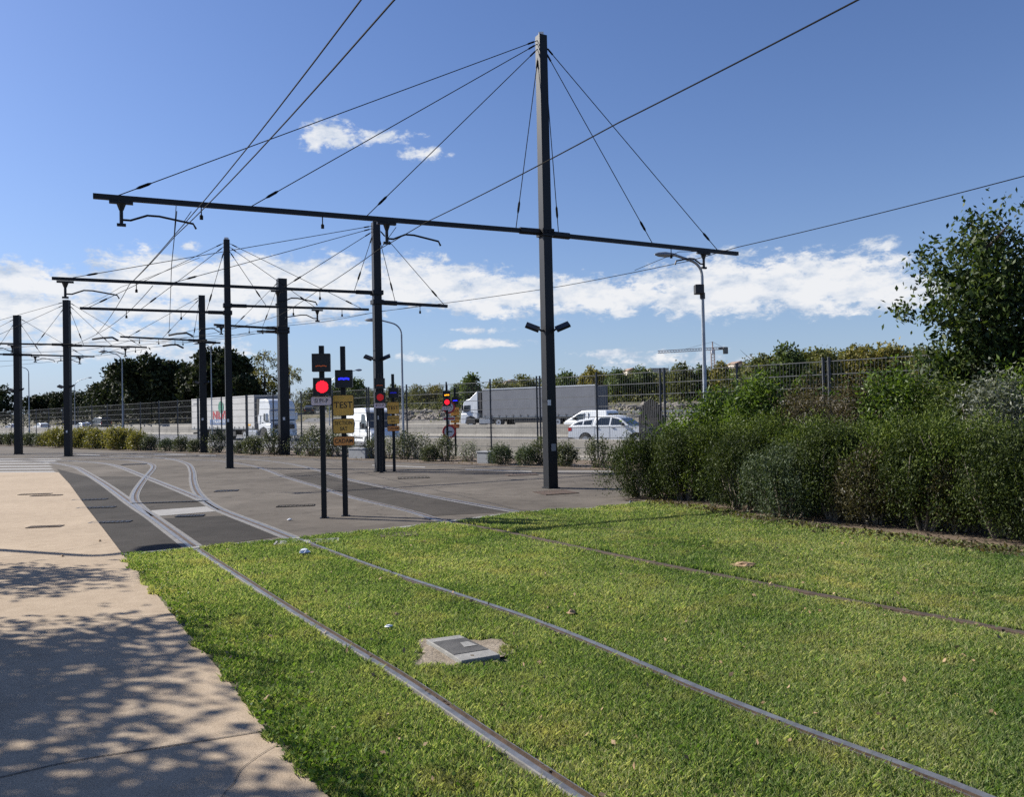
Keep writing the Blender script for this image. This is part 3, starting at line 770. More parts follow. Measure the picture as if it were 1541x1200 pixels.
# ------------------------------------------------------------------ masts with cross arms, stays and steady arms
def mast(label, base, toppx, w, Y=None, rot=R(27), taper=.8, arms=(), flood=None, sticker=None, H=False, cap=False):
    b = G(*base); tp = P(toppx[0], toppx[1], b.y); h = tp.z
    t = thing('tram_mast', label, 'mast', (b.x, b.y, 0), 0, 'dark tram masts of the yard')
    top = Vector((b.x, b.y, h))
    mb = MB(); mb.frustum((b.x, b.y, 0), top, w * .7071, w * taper * .7071, 4, -rot)
    if H:                                       # stiffening edges of the heavy anchor masts
        for a in range(4):
            an = 2 * pi * (a + .5) / 4 + rot
            q = Vector((cos(an), sin(an), 0)) * w * .66
            u = Vector((-1, 0, 0)); 
    mb.box((b.x, b.y, .012), (w * 1.25, w * 1.25, .024), Matrix.Rotation(rot + R(0), 3, 'Z'))
    mb.build('pole', M['mast'], t)
    if cap:
        mb = MB(); mb.box((b.x, b.y, h + .04), (.12, .12, .08)); mb.build('cap', M['sticker'], t)
    for k, arm in enumerate(arms):
        pz = P(arm['at'][0], arm['at'][1], b.y).z
        s = Vector((b.x, b.y, pz)); e2 = G(arm['end'][0], arm['end'][1], pz)
        if arm.get('len'):
            d0 = (e2 - s); d0.normalize(); e2 = s + d0 * arm['len']
        d = (e2 - s).normalized(); r = arm.get('w', .074)
        mb = MB(); mb.bar(s, e2, r, r * 1.15)
        mb.frustum(s + d * w * .4, s + d * (w * .5 + .55), r * .95, r * .95, 8)
        mb.box(s, (w * 1.25, w * 1.25, .14), Matrix.Rotation(rot, 3, 'Z'))
        mb.build('crossarm', M['mast'], t)
        Lg = (e2 - s).length
        for f, hh in arm.get('stays', ()):
            a = Vector((b.x, b.y, h - hh)) + d * w * .35; q = s + d * Lg * f + Vector((0, 0, r * .6))
            mb = MB(); mb.tube([a, q], .0105, 5)
            v = (a - q).normalized()
            mb.tube([q + v * .35, q + v * .42, q + v * .6, q + v * .66], [.012, .03, .03, .012], 6)
            mb.tube([a - v * .12, a - v * .3], .022, 6)
            mb.tube([q, q + Vector((0, 0, -.06))], .03, 6)
            mb.build('stay_cable', M['wire'], t)
        for f, sd, drop, reach in arm.get('steady', ()):
            q = s + d * Lg * f
            mb = MB(); mb.box(q + Vector((0, 0, -.085)), (.42, .1, .05), Matrix.Rotation(atan2(d.y, d.x), 3, 'Z'))
            mb.frustum(q + Vector((0, 0, -.1)), q + Vector((0, 0, -.24)), .09, .04, 6)
            mb.tube([q + Vector((0, 0, -.1)), q + Vector((0, 0, -.1 - drop))], .035, 8)
            mb.box(q + Vector((0, 0, -.1 - drop)), (.16, .07, .05), Matrix.Rotation(atan2(d.y, d.x), 3, 'Z'))
            mb.build('drop_bracket', M['mast'], t)
            g = d * sd; z0 = q + Vector((0, 0, .0 - drop))
            mb = MB(); mb.tube([z0, z0 + g * reach * .12 + Vector((0, 0, .0)), z0 + g * reach * .34 + Vector((0, 0, .12)), z0 + g * reach * .5 + Vector((0, 0, .12)), z0 + g * reach * .96 + Vector((0, 0, .02)), z0 + g * reach + Vector((0, 0, -.08))], .022, 6)
            mb.build('steady_arm', M['mast'], t)
        for f in arm.get('hang', ()):            # small droppers with insulators
            q = s + d * Lg * f
            mb = MB(); mb.tube([q, q + Vector((0, 0, -.2)), q + Vector((0, 0, -.22)), q + Vector((0, 0, -.30))], [.012, .012, .035, .035], 6)
            mb.build('wire_hanger', M['wire'], t)
    if flood:
        fy, sc_ = flood
        fz = P(base[0], fy, b.y).z
        for sx in (-1, 1):
            rz = Matrix.Rotation(R(-20) * sx, 3, 'Z')
            mb = MB(); mb.tube([(b.x, b.y, fz - .05), (b.x + sx * .16 * sc_, b.y - .1, fz - .05), (b.x + sx * .22 * sc_, b.y - .12, fz)], .025, 6)
            mtx = Matrix.Rotation(R(-22) * sx, 3, 'Y') @ Matrix.Rotation(R(28), 3, 'X')
            mb.box((b.x + sx * .36 * sc_, b.y - .15, fz + .03), (.34 * sc_, .26 * sc_, .06), mtx)
            f_ = mb.build('floodlight', M['mast'], t)
            mb = MB(); o_ = mtx @ Vector((0, 0, -.034))
            mb.box(Vector((b.x + sx * .36 * sc_, b.y - .15, fz + .03)) + o_, (.29 * sc_, .21 * sc_, .006), mtx)
            mb.build('floodlight_glass', M['floodglass'], f_)
    return t, b
def face_box(t, b, z, w, h, rot, wid, mat, name, du=0):
    """small plate on the mast face that looks at the camera"""
    an = rot + pi + pi / 4 * 0
    # outward normal of the face nearest the camera
    best = None
    for k in range(4):
        a = rot + k * pi / 2; n = Vector((cos(a), sin(a), 0))
        if best is None or n.y < best.y: best = n
    u = Vector((-best.y, best.x, 0))
    c = Vector((b.x, b.y, z)) + best * (wid * .5 + .006) + u * du
    mb = MB(); mb.box(c, (w, .014, h), Matrix.Rotation(atan2(u.y, u.x), 3, 'Z')); mb.build(name, mat, t)

gA = [dict(at=(820, 350), end=(140, 295), stays=((.955, .12), (.70, .2), (.45, .32), (.08, .5)), steady=((.95, -1, .42, 1.35), (.405, -1, .42, 1.25)), hang=(.80, .55), w=.086),
      dict(at=(822, 352), end=(1110, 382), stays=((.06, .5), (.52, .32), (.88, .2)), steady=((.80, -1, .38, 1.0),), hang=(.62,), w=.086)]
tG, bG = mast('tallest dark mast, standing on the tarmac left of the hedge', (829, 735), (816, 54), .255, rot=R(28), taper=.82, arms=gA, flood=(495, 1.0), cap=True)
face_box(tG, bG, 2.05, .085, .13, R(28), .25, M['sticker'], 'number_plate', -.07)
face_box(tG, bG, .98, .12, .17, R(28), .258, M['greybox'], 'junction_box', .02)
tF, bF = mast('dark mast directly behind the second signal pair with floodlights halfway up', (572, 710), (560, 335), .28, rot=R(26), taper=.85,
     arms=[dict(at=(566, 441), end=(78, 419), stays=((.945, .12), (.66, .2), (.32, .3), (.08, .4)), steady=((.965, -1, .42, 1.35), (.34, -1, .4, 1.2)), hang=(.77, .2)),
           dict(at=(568, 455), end=(673, 461), stays=((.25, .4), (.95, .2)), steady=(), hang=(.6,), w=.085)], flood=(540, .8), cap=True)
face_box(tF, bF, 1.75, .08, .12, R(26), .275, M['sticker'], 'number_plate', -.05)
tD, bD = mast('slim dark mast left of the white lorry cab, fourth from the left', (346, 705), (338, 361), .245, rot=R(24), taper=.85,
     arms=[dict(at=(341, 471), end=(120, 464), stays=((.94, .12), (.6, .25), (.15, .4)), steady=(), hang=(.70, .33, .2)),
           dict(at=(342, 460), end=(555, 466), stays=((.26, .4), (.6, .25), (.94, .12)), steady=((.62, -1, .4, 1.2),), hang=(.8, .45))], cap=True)
face_box(tD, bD, 1.75, .07, .11, R(24), .24, M['sticker'], 'number_plate', -.05)
tE, bE = mast('thick dark mast beside the lorry cab, fifth from the left', (428, 685), (420, 420), .45, rot=R(30), taper=.92,
     arms=[dict(at=(424, 495), end=(322, 489), stays=((.3, .3), (.7, .15)), steady=((.9, 1, .3, 1.0),), hang=(.5, .3), w=.085),
           dict(at=(424, 500), end=(330, 497), len=1.2, w=.08)], cap=False)
face_box(tE, bE, 1.75, .1, .14, R(30), .45, M['sticker'], 'number_plate', -.05)
tC, bC = mast('dark mast crossing the white trailer, third from the left', (307, 682), (304, 445), .38, rot=R(22), taper=.85,
     arms=[dict(at=(305, 513), end=(181, 507), stays=((.9, .1), (.5, .2), (.12, .3)), steady=(), hang=(.78, .55, .35, .25)),
           dict(at=(305, 515), end=(345, 517), len=1.0, w=.08)], flood=(577, .7))
face_box(tC, bC, 1.8, .09, .12, R(22), .38, M['sticker'], 'number_plate', -.05)
tB, bB = mast('thick dark mast in front of the yellow shrubs, second from the left', (103, 687), (98, 452), .31, rot=R(5), taper=.95,
     arms=[dict(at=(101, 519), end=(-140, 515), stays=((.2, .4), (.55, .25), (.9, .1)), steady=((.36, 1, .35, 1.2),), hang=(.6,)),
           dict(at=(101, 520), end=(221, 523), stays=((.2, .4), (.55, .25), (.93, .1)), steady=((.72, -1, .4, 1.2),), hang=(.45, .85))], flood=(583, .8))
face_box(tB, bB, 1.3, .08, .12, R(5), .31, M['sticker'], 'number_plate', .0)
tA, bA = mast('thick dark mast at the far left edge of the picture', (28, 684), (25, 475), .33, rot=R(5), taper=.95,
     arms=[dict(at=(27, 534), end=(-120, 531), stays=((.25, .4), (.7, .2)), hang=(.5,)),
           dict(at=(27, 534), end=(142, 537), stays=((.3, .4), (.85, .15)), steady=((.22, 1, .3, 1.0), (.8, -1, .35, 1.2)), hang=(.55,))], flood=(588, .8))
# masts farther back whose arms fill the left of the yard are left to the wires below

# ------------------------------------------------------------------ overhead wires
def wire(pts, label, r=.0098, extra=()):
    mb = MB(); q = []
    for a, b in zip(pts[:-1], pts[1:]):
        n = 7; Lg = (b - a).length; sag = .0006 * Lg * Lg
        for k in range(n): 
            f = k / n; p = a.lerp(b, f); p.z -= sag * 4 * f * (1 - f); q.append(p)
    q.append(pts[-1]); mb.tube(q, r, 5)
    for a, b in extra: mb.tube([a, b], r * .8, 5)
    o = mb.build('overhead_wire', M['wire'])
    return tag(o, label, 'overhead wire', 'overhead tram wires')
def ext(p, q, k): return p + (p - q) * k       # prolong beyond p
zc = 5.85
a1, a2 = G(543, 0, 6.15), G(264, 352, 5.95)
b1_, b2_ = G(593, 0, 5.75), G(264, 355, 5.8)
far1 = G(195, 428, 5.9); far1b = G(145, 503, 5.8)
wire([ext(a1, a2, .9), a1, a2, far1], 'upper of two wires running overhead towards the top edge and the tallest mast arm')
wire([ext(b1_, b2_, .9), b1_, b2_, far1, far1b], 'lower of two wires running overhead from the top edge along the nearest track',
     extra=[(G(288, 318, 6.2), G(276, 335, 6.0)), (G(265, 310, 6.3), G(262, 355, 5.8))])
wire([G(266, 318, 6.1), G(258, 400, 6.0), G(254, 505, 5.8)], 'wire dropping steeply from the first arm towards the far masts')
c0, c1 = G(1290, 0, 5.75), G(640, 335, 5.85)
wire([ext(c0, c1, .35), c0, G(930, 185, 5.78), c1, G(569, 376, 5.85), G(482, 435, 5.85), G(420, 475, 5.8), G(330, 500, 5.8), G(235, 515, 5.8)],
     'long wire sloping from the top right past the tallest mast to the far left', extra=[(G(570, 378, 5.85), G(596, 342, 6.2))])
wire([G(1720, 215, 5.8), G(1541, 265, 5.8), G(1110, 372, 5.8), G(1040, 392, 5.8), G(850, 430, 5.8), G(680, 455, 5.8), G(570, 469, 5.8), G(490, 484, 5.8), G(425, 491, 5.8), G(330, 494, 5.8)],
     'long wire from the right edge over the broadleaf tree to the thick mast', extra=[(G(955, 407, 5.82), G(1022, 379, 6.1)), (G(1022, 379, 6.1), G(1090, 378, 6.2))])
wire([G(120, 464, 6.3), G(182, 432, 6.0), G(300, 388, 6.0)], 'thin tie wire under the second mast arm on the left', .006)
wire([G(430, 487, 5.9), G(640, 459, 5.9), G(660, 462, 5.9)], 'thin tie wire between the thick mast and short arm', .006)
for k, (pts, lb) in enumerate([
    ([(-60, 529), (60, 520), (180, 513), (300, 515), (415, 497)], 'far wire threading below the third mast arm'),
    ([(-60, 556), (40, 548), (130, 538), (230, 523), (330, 508), (420, 492)], 'far wire rising from the left edge to the thick mast'),
    ([(-60, 520), (40, 531), (130, 527), (200, 512), (300, 507), (420, 500)], 'sagging far wire between the three left masts'),
    ([(100, 523), (160, 495), (195, 468), (230, 430)], 'steep far wire near the second mast top'),
    ([(255, 505), (300, 495), (360, 491), (420, 494)], 'short far wire between the third and thick masts'),
    ([(-30, 545), (60, 541), (140, 536), (190, 521), (250, 516)], 'lowest far wire at the left edge')]):
    q = []
    for i, p in enumerate(pts):
        d = G(p[0], p[1], 5.75); q.append(d)
    wire(q, lb, .010)
# bent pull-off arms hanging on the far wires
for k, (a, b, c, d, lb) in enumerate([((139, 511), (152, 509), (169, 508), (178, 513), 'left bent pull-off arm hanging among the far wires'), ((254, 505), (266, 502.5), (281, 501.5), (290, 506), 'right bent pull-off arm hanging among the far wires'),
                                      ((245, 521), (258, 519), (266, 519), (276, 524), 'lower bent pull-off arm hanging among the far wires')]):
    Yd = 40; pts = [P(a[0], a[1], Yd), P(b[0], b[1], Yd), P(c[0], c[1], Yd), P(d[0], d[1], Yd)]
    mb = MB(); mb.tube(pts, .05, 6); tag(mb.build('pull_off_arm', M['mast']), lb, 'pull-off arm', 'bent pull-off arms')

# ------------------------------------------------------------------ signals and signs
def text(body, size, loc, mat, parent, sx=1.0, bold=.014, name='lettering', rot=(pi / 2, 0, 0)):
    cu = bpy.data.curves.new(name, 'FONT'); cu.body = body; cu.size = size; cu.align_x = 'CENTER'; cu.align_y = 'CENTER'
    cu.offset = bold * size; cu.space_character = 1.04; cu.extrude = .0015; cu.materials.append(mat); cu.resolution_u = 3
    tmp = bpy.data.objects.new('tmp', cu); me = bpy.data.meshes.new_from_object(tmp); me.name = name
    bpy.data.objects.remove(tmp); bpy.data.curves.remove(cu)
    o = bpy.data.objects.new(name, me); COL.objects.link(o); o.parent = parent
    o.location = loc; o.rotation_euler = rot; o.scale = (sx, 1, 1)
    return o
def rplate(w, h, r, y0, y1, cx, cz, n=5):
    pts = []
    for qx, qz, a0 in ((1, 1, 0), (-1, 1, pi / 2), (-1, -1, pi), (1, -1, 3 * pi / 2)):
        for k in range(n + 1):
            a = a0 + pi / 2 * k / n
            pts.append((cx + qx * (w / 2 - r) + r * cos(a), cz + qz * (h / 2 - r) + r * sin(a)))
    return MB().prism(pts, y0, y1)
def plate(t, cx, cz, w, h, mat, lines, sx=1.0, name='plate', label=None):
    rplate(w, h, .035, -.075, -.060, cx, cz).build('_', M['letter'])
    bpy.data.objects.remove(bpy.data.objects['_'])
    back = rplate(w, h, .035, -.072, -.060, cx, cz).build(name, M['letter'], t, world=False)
    if label: back['label'] = label
    rplate(w - .018, h - .018, .03, -.076, -.0725, cx, cz).build('plate_face', mat, back, world=False)
    for s, size, dz in lines:
        text(s, size, (cx, -.0775, cz + dz), M['letter'], back, sx)
def ledbox(t, cx, cz, w, h, name='signal_box', visor=True):
    mb = MB(); mb.box((cx, -.05, cz), (w, .14, h)); o = mb.build(name, M['black'], t, world=False, bevel=.008)
    mb = MB(); e = .014
    for sx in (-1, 1): mb.box((cx + sx * (w / 2 - e / 2), -.127, cz), (e, .02, h))
    for sz in (-1, 1): mb.box((cx, -.127, cz + sz * (h / 2 - e / 2)), (w - 2 * e, .02, e))
    mb.build('box_rim', M['plastic'], o, world=False)
    return o
def leds(parent, cx, cz, r, mat, name='lamp_disc', rows=13):
    mb = MB(); st = 2 * r / rows
    for j in range(-rows, rows + 1):
        for i in range(-rows, rows + 1):
            x = (i + (j % 2) * .5) * st; z = j * st * .87
            if x * x + z * z < r * r: mb.cyl((cx + x, -.124, cz + z), (0, 1, 0), st * .44, .006, 6)
    return mb.build(name, mat, parent, world=False)
def bar_led(parent, cx, cz, w, h, mat, n=7):
    mb = MB()
    for k in range(n):
        x = cx - w / 2 + w * (k + .5) / n
        mb.box((x, -.124, cz + (.004 if k % 3 else -.004)), (w / n * .86, .006, h))
    return mb.build('display_line', mat, parent, world=False)
def post(t, h, w=.088):
    mb = MB(); mb.box((0, 0, h / 2), (w, w, h)); mb.box((0, 0, .006), (w * 1.7, w * 1.7, .012)); mb.build('post', M['mast'], t, world=False, bevel=.006)
def yaw_to_cam(p, extra=0): return atan2(p.x, -(-p.y)) * -1 + extra

def red_signal(px, py, label, txt, lit, scale=1.0, stacked=False):
    b = G(px, py); t = thing('tram_signal', label, 'tram signal', (b.x, b.y, 0), atan2(-b.x, b.y) * .6, 'red tram signals on posts')
    t.scale = (scale,) * 3
    post(t, 3.0)
    top = 2.70 if not stacked else 2.62
    o = ledbox(t, 0.0, top, .31, .31 if not stacked else .30)
    if stacked: bar_led(o, .01, top - .03, .2, .05, M['led_amber'], 3)
    else: bar_led(o, 0.0, top - .06, .19, .013, M['led_orange_dim'])
    z2 = 2.28 if not stacked else 2.30
    o = ledbox(t, .012, z2, .305, .31)
    leds(o, .012, z2, .105, M['led_red'] if lit else M['led_red_dim'])
    if not stacked:
        mb = MB(); mb.box((.10, -.122, z2 - .135), (.05, .006, .01)); mb.build('maker_tag', M['greybox'], o, world=False)
    plate(t, -.01, z2 - .245, .36, .165, M['plate_pink'], [(txt, .098, 0)], .80)
    return t
def test_sign(px, py, label, lit, scale=1.0):
    b = G(px, py); t = thing('test_signal', label, 'sign post', (b.x, b.y, 0), atan2(-b.x, b.y) * .6, 'yellow test sign posts')
    t.scale = (scale,) * 3
    post(t, 3.0)
    o = ledbox(t, .02, 2.42, .30, .31)
    bar_led(o, .02, 2.42, .19, .032, M['led_blue'] if lit else M['led_blue_dim'])
    plate(t, 0.0, 1.955, .37, .37, M['plate_yellow'], [('TEST', .155, 0)], .92, label='square yellow plate reading TEST')
    plate(t, 0.0, 1.59, .37, .265, M['plate_yellow'], [('SECTION', .092, .05), ('SAT', .092, -.052)], .80, label='yellow plate reading SECTION SAT')
    plate(t, 0.0, 1.325, .37, .165, M['plate_orange'], [('CADAM', .104, 0)], .84, label='orange plate reading CADAM')
    return t
red_signal(488, 780, 'front red signal post, its display above and pink plate reading SI P1-P', 'SI P1-P', True, 1.04)
test_sign(520, 777, 'front post with blue display above TEST, SECTION SAT and CADAM plates', True, 1.04)
red_signal(574, 712, 'middle red signal post, dimmer, right in front of a dark mast', 'SI C1-P', False, 1.05)
test_sign(593.5, 710, 'middle post with dim display above yellow TEST plates', False, 1.05)
red_signal(674, 690, 'farthest red signal post, with an amber bar lit above the red lamp', 'SI A7-P', True, 1.0, True)
test_sign(686, 687.5, 'farthest post with bright blue display and TEST plates, before a round road sign', True, .98)

# ------------------------------------------------------------------ street lamps
def street_lamp(label, base, h, arm, adir, r=.06, box=None, hs=1.0):
    t = thing('street_lamp', label, 'street lamp', base, 0, 'curved arm street lamps')
    x, y, z = base; d = Vector((adir[0], adir[1], 0)).normalized()
    top = Vector((x, y, z + h - arm * .55))
    mb = MB(); mb.tube([(x, y, z), (x, y, z + .9), (x, y, z + .95), top], [r * 1.5, r * 1.5, r * 1.15, r * .8], 8); mb.build('pole', M['galv'], t, smooth=True)
    pts = [top]
    for k in range(1, 8):
        a = pi / 2 * k / 7 * .82
        pts.append(top + d * arm * .55 * (1 - cos(a)) * 1.0 + Vector((0, 0, arm * .5 * sin(a))))
    pts.append(pts[-1] + d * arm * .55 + Vector((0, 0, arm * .16)))
    mb = MB(); mb.tube(pts, r * .7, 7); mb.build('arm', M['galv'], t, smooth=True)
    e = pts[-1]
    mb = MB(); mb.tube([e - d * .1, e + d * .08, e + d * .3, e + d * .55, e + d * .66], [.05 * hs, .11 * hs, .15 * hs, .11 * hs, .04 * hs], 8); o = mb.build('lamp_head', M['galv'], t, smooth=True)
    if box:
        mb = MB(); mb.box((x + d.x * .12, y + d.y * .12, z + box), (.28, .28, .30)); mb.tube([(x, y, z + box - .3), (x, y, z + box - .1)], r * 1.4, 8)
        mb.build('camera_box', M['plastic'], t, bevel=.02)
    return t
b = at_off(1061, 23.0); street_lamp('tall street lamp right of the tallest mast with a dark box on its pole', (b.x, b.y, oz(23.5)), P(1016, 390, b.y).z, 1.0, (-1, -.25), .062, P(1054, 436, b.y).z, .62)
b = at_off(606, 24.4); street_lamp('street lamp with curved arm right of the second mast', (b.x, b.y, 0), P(575, 484, b.y).z, 1.15, (-1, .1), .05, None, .6)
b = P(185, 650, 62); street_lamp('street lamp in front of the round dark pine', (b.x, b.y, 0), P(160, 531, b.y).z, 1.5, (-1, .2), .05, None, .7)
b = P(319, 640, 66); street_lamp('slim street lamp behind the third mast', (b.x, b.y, 0), P(305, 518, b.y).z, 1.0, (-1, .2), .045, None, .6)
b = P(44, 640, 92); street_lamp('far street lamp near the left edge', (b.x, b.y, 0), P(30, 553, b.y).z, 1.3, (-1, .2), .06, None, .8)
b = P(496, 640, 95); street_lamp('far street lamp seen past the front signal', (b.x, b.y, 0), P(486, 562, b.y).z, 3.4, (1, .1), .055)
b = P(113, 640, 170); street_lamp('tiny distant street lamp over the pines beside the second mast', (b.x, b.y, 0), P(107, 571, b.y).z, 3.0, (1, .1), .08)
# the lamp left of the frame whose shadow falls across the path
street_lamp('street lamp standing left of the beige path', (-13.9, 14.2, 0), 6.63, .6, (.4, 1), .10, None, 1.7)

# ------------------------------------------------------------------ mesh fence
def fence_pt(px):
    k = (px - 770.5) / F; Y = 32.5 / (1 + 1.04 * k); return Vector((k * Y, Y, 0))
FP = [-60, -32, -5, 16, 35, 54, 73, 94, 117, 138, 161, 186, 211, 239, 267, 297, 333, 370, 411, 453, 500, 552, 612, 672, 738, 808, 898, 994, 1110, 1240, 1402, 1600, 1850]
FT = 3.13
def fence():
    t = thing('mesh_fence', 'long grey welded mesh fence between the shrubs and the motorway', 'fence', fence_pt(600))
    for k in range(len(FP) - 1):
        a, b = fence_pt(FP[k]), fence_pt(FP[k + 1])
        za, zb = zt(a.x, a.y), zt(b.x, b.y)
        d = (b - a); d.z = 0; Lg = d.length; d.normalize()
        mb = MB(); 
        n = int(Lg / .10)
        for i in range(1, n):
            p = a.lerp(b, i / n); z0 = za + (zb - za) * i / n
            r = .0032
            mb.add([(p.x - d.x * r, p.y - d.y * r, z0 + .08), (p.x + d.x * r, p.y + d.y * r, z0 + .08), (p.x + d.x * r, p.y + d.y * r, FT - .02), (p.x - d.x * r, p.y - d.y * r, FT - .02)], [(0, 1, 2, 3)])
        for j in range(9):
            z = .1 + (FT - .12) * j / 8
            s0 = Vector((a.x, a.y, za * (1 - j / 8) + z)); s1 = Vector((b.x, b.y, zb * (1 - j / 8) + z))
            mb.bar(s0, s1, .011, .024)
        mb.build('mesh_panel', M['fencewire'], t)
        dbl = FP[k] in (808, 994, 1240, 297, 370, 552)
        for q in ((0,) if not dbl else (0, .17)):
            p = a + d * q
            mb = MB(); mb.frustum((p.x, p.y, za - .05), (p.x, p.y, FT + .06), .045, .045, 4); mb.frustum((p.x, p.y, FT + .06), (p.x, p.y, FT + .10), .05, .05, 4)
            mb.build('fence_post', M['fencepost'], t)
M['fencepost'] = surf('dark_grey_fence_post', (.05, .054, .06), (.08, .085, .09), 4, .5, .3, .04)
fence()

# ------------------------------------------------------------------ motorway barriers, rocks, guard rail
def barrier(label, o, s0, s1, h, w0=.6, w1=.2, seg=12.0):
    t = thing('concrete_barrier', label, 'barrier', OS(o, (s0 + s1) / 2))
    prof = [(-w0 / 2, 0), (-w0 / 2, .08), (-w0 / 2 + .12, .25), (-w1 / 2, h - .02), (-w1 / 2 + .02, h), (w1 / 2 - .02, h), (w1 / 2, h - .02), (w0 / 2 - .12, .25), (w0 / 2, .08), (w0 / 2, 0)]
    n = max(1, int(abs(s1 - s0) / seg)); st = (s1 - s0) / n
    mb = MB()
    for k in range(n):
        a, b = s0 + st * k + .012, s0 + st * (k + 1) - .012
        va = []
        for s in (a, b):
            for u, z in prof:
                p = OS(o + u, s, oz(o) - .05 + z); va.append(p)
        m = len(prof)
        mb.add(va, [(i, (i + 1) % m, m + (i + 1) % m, m + i) for i in range(m)] + [tuple(range(m)), tuple(range(2 * m - 1, m - 1, -1))])
    mb.build('concrete_wall', M['barrier'], t)
    return t
barrier('near concrete motorway barrier right behind the mesh fence', 27.3, -34, 60, .92)
barrier('middle concrete motorway barrier between the two carriageways', 50.6, -330, 120, 1.06)
barrier('low concrete edge along the far side of the motorway', 67.6, -330, 120, .55, .5, .2)
# guard rail seen above the hedge
def guard_rail(label, o, sa, sb, z):
    t = thing('guard_rail', label, 'guard rail', OS(o, (sa + sb) / 2))
    for dz in (0, .42):
        a, b = OS(o, sa, oz(o) + z + dz), OS(o, sb, oz(o) + z + dz)
        mb = MB()
        for q in (-.07, .07): mb.bar(a + Vector((0, 0, q)), b + Vector((0, 0, q)), .05, .10)
        mb.build('rail_beam', M['galv'], t)
    for k in range(7):
        p = OS(o + .1, sa + (sb - sa) * k / 6)
        mb = MB(); mb.box((p.x, p.y, p.z + (z + .5) / 2), (.08, .08, z + .6)); mb.build('rail_post', M['galv'], t)
guard_rail('grey double guard rail above the left end of the hedge', 28.9, -14, 4, .75)
guard_rail('distant metal railing on the motorway verge behind the second lamp', 69.0, -62, -38, .7)
# riprap: rocks as a bank too many to count
def riprap():
    bmr = bmesh.new(); bmesh.ops.create_icosphere(bmr, subdivisions=1, radius=1)
    base = np.array([v.co[:] for v in bmr.verts]); tri = [[v.index for v in f.verts] for f in bmr.faces]; bmr.free()
    mb = MB()
    for i in range(2600):
        s = random.uniform(-95, 45); o = random.uniform(70.5, 77.5)
        if -70 < s < -58: continue
        p = OS(o, s); r = random.uniform(.22, .62)
        k = base * (1 + rng.normal(size=(len(base), 1)) * .22) * np.array([r, r * random.uniform(.6, 1), r * random.uniform(.5, .8)])
        a = random.random() * 6.28; c_, s_ = cos(a), sin(a)
        V = np.stack([k[:, 0] * c_ - k[:, 1] * s_ + p.x, k[:, 0] * s_ + k[:, 1] * c_ + p.y, k[:, 2] + p.z + .05], 1)
        mb.add(V.tolist(), tri)
    o = mb.build('rock_bank', M['rock'], kind='stuff', label='bank of pale broken rocks beyond the motorway')
riprap()
# small grey boxes among the shrubs
for px, w, lb in ((541, 1.1, 'low grey cabinet among the shrubs behind the front TEST post'), (730, .55, 'low grey block between the shrubs and the far fence post')):
    p = at_off(px, 20.9); t = thing('grey_cabinet', lb, 'cabinet', (p.x, p.y, 0), R(-40))
    mb = MB(); mb.box((0, 0, .2), (w, .4, .4)); mb.build('cabinet_body', M['greybox'], t, world=False, bevel=.02)
    mb = MB(); mb.box((0, 0, .42), (w + .05, .45, .04)); mb.build('cabinet_lid', M['greybox'], t, world=False, bevel=.01)

# round-topped ribbed sign seen from behind
p = at_off(979, 22.0)
t = thing('round_topped_panel', 'dark ribbed panel with a rounded top, seen from behind beside the white pickup', 'road sign', (p.x, p.y, zt(p.x, p.y)), R(-52))
mb = MB(); hw = .52; n = 26
for k in range(n):
    x0, x1 = -hw + 2 * hw * k / n, -hw + 2 * hw * (k + 1) / n
    xm = (x0 + x1) / 2; zt_ = 1.45 + .70 * sqrt(max(0, 1 - (xm / hw) ** 2))
    y = .012 if k % 2 else -.012
    mb.box((xm, y, (.35 + zt_) / 2), (x1 - x0, .02, zt_ - .35))
mb.build('ribbed_panel', M['ribbed'], t, world=False)
for x in (-.3, .3):
    mb = MB(); mb.box((x, .05, .8), (.06, .05, 1.9)); mb.build('post', M['galv'], t, world=False)

# round red and white road sign behind the farthest signals
p = at_off(675, 22.9)
t = thing('road_sign', 'round red and white road signs on one post behind the farthest signals', 'road sign', (p.x, p.y, zt(p.x, p.y)), R(18))
mb = MB(); mb.tube([(0, .05, 0), (0, .05, 2.6)], .04, 8); mb.build('post', M['galv'], t, world=False)
def ring(cz, r):
    o = MB().cyl((0, 0, cz), (0, 1, 0), r, .02, 32).build('sign_disc', M['signred'], t, world=False)
    MB().cyl((0, -.012, cz), (0, 1, 0), r * .72, .008, 32).build('sign_face', M['signwhite'], o, world=False)
    MB().box((0, -.02, cz), (r * .9, .006, r * .16)).build('sign_symbol', M['letter'], o, world=False)
ring(2.10, .27); ring(1.08, .29)
MB().box((0, 0, 1.62), (.5, .02, .15)).build('sign_bar', M['signwhite'], t, world=False)
MB().box((0, -.013, 1.62), (.46, .006, .07)).build('sign_bar_stripe', M['signred'], t, world=False)

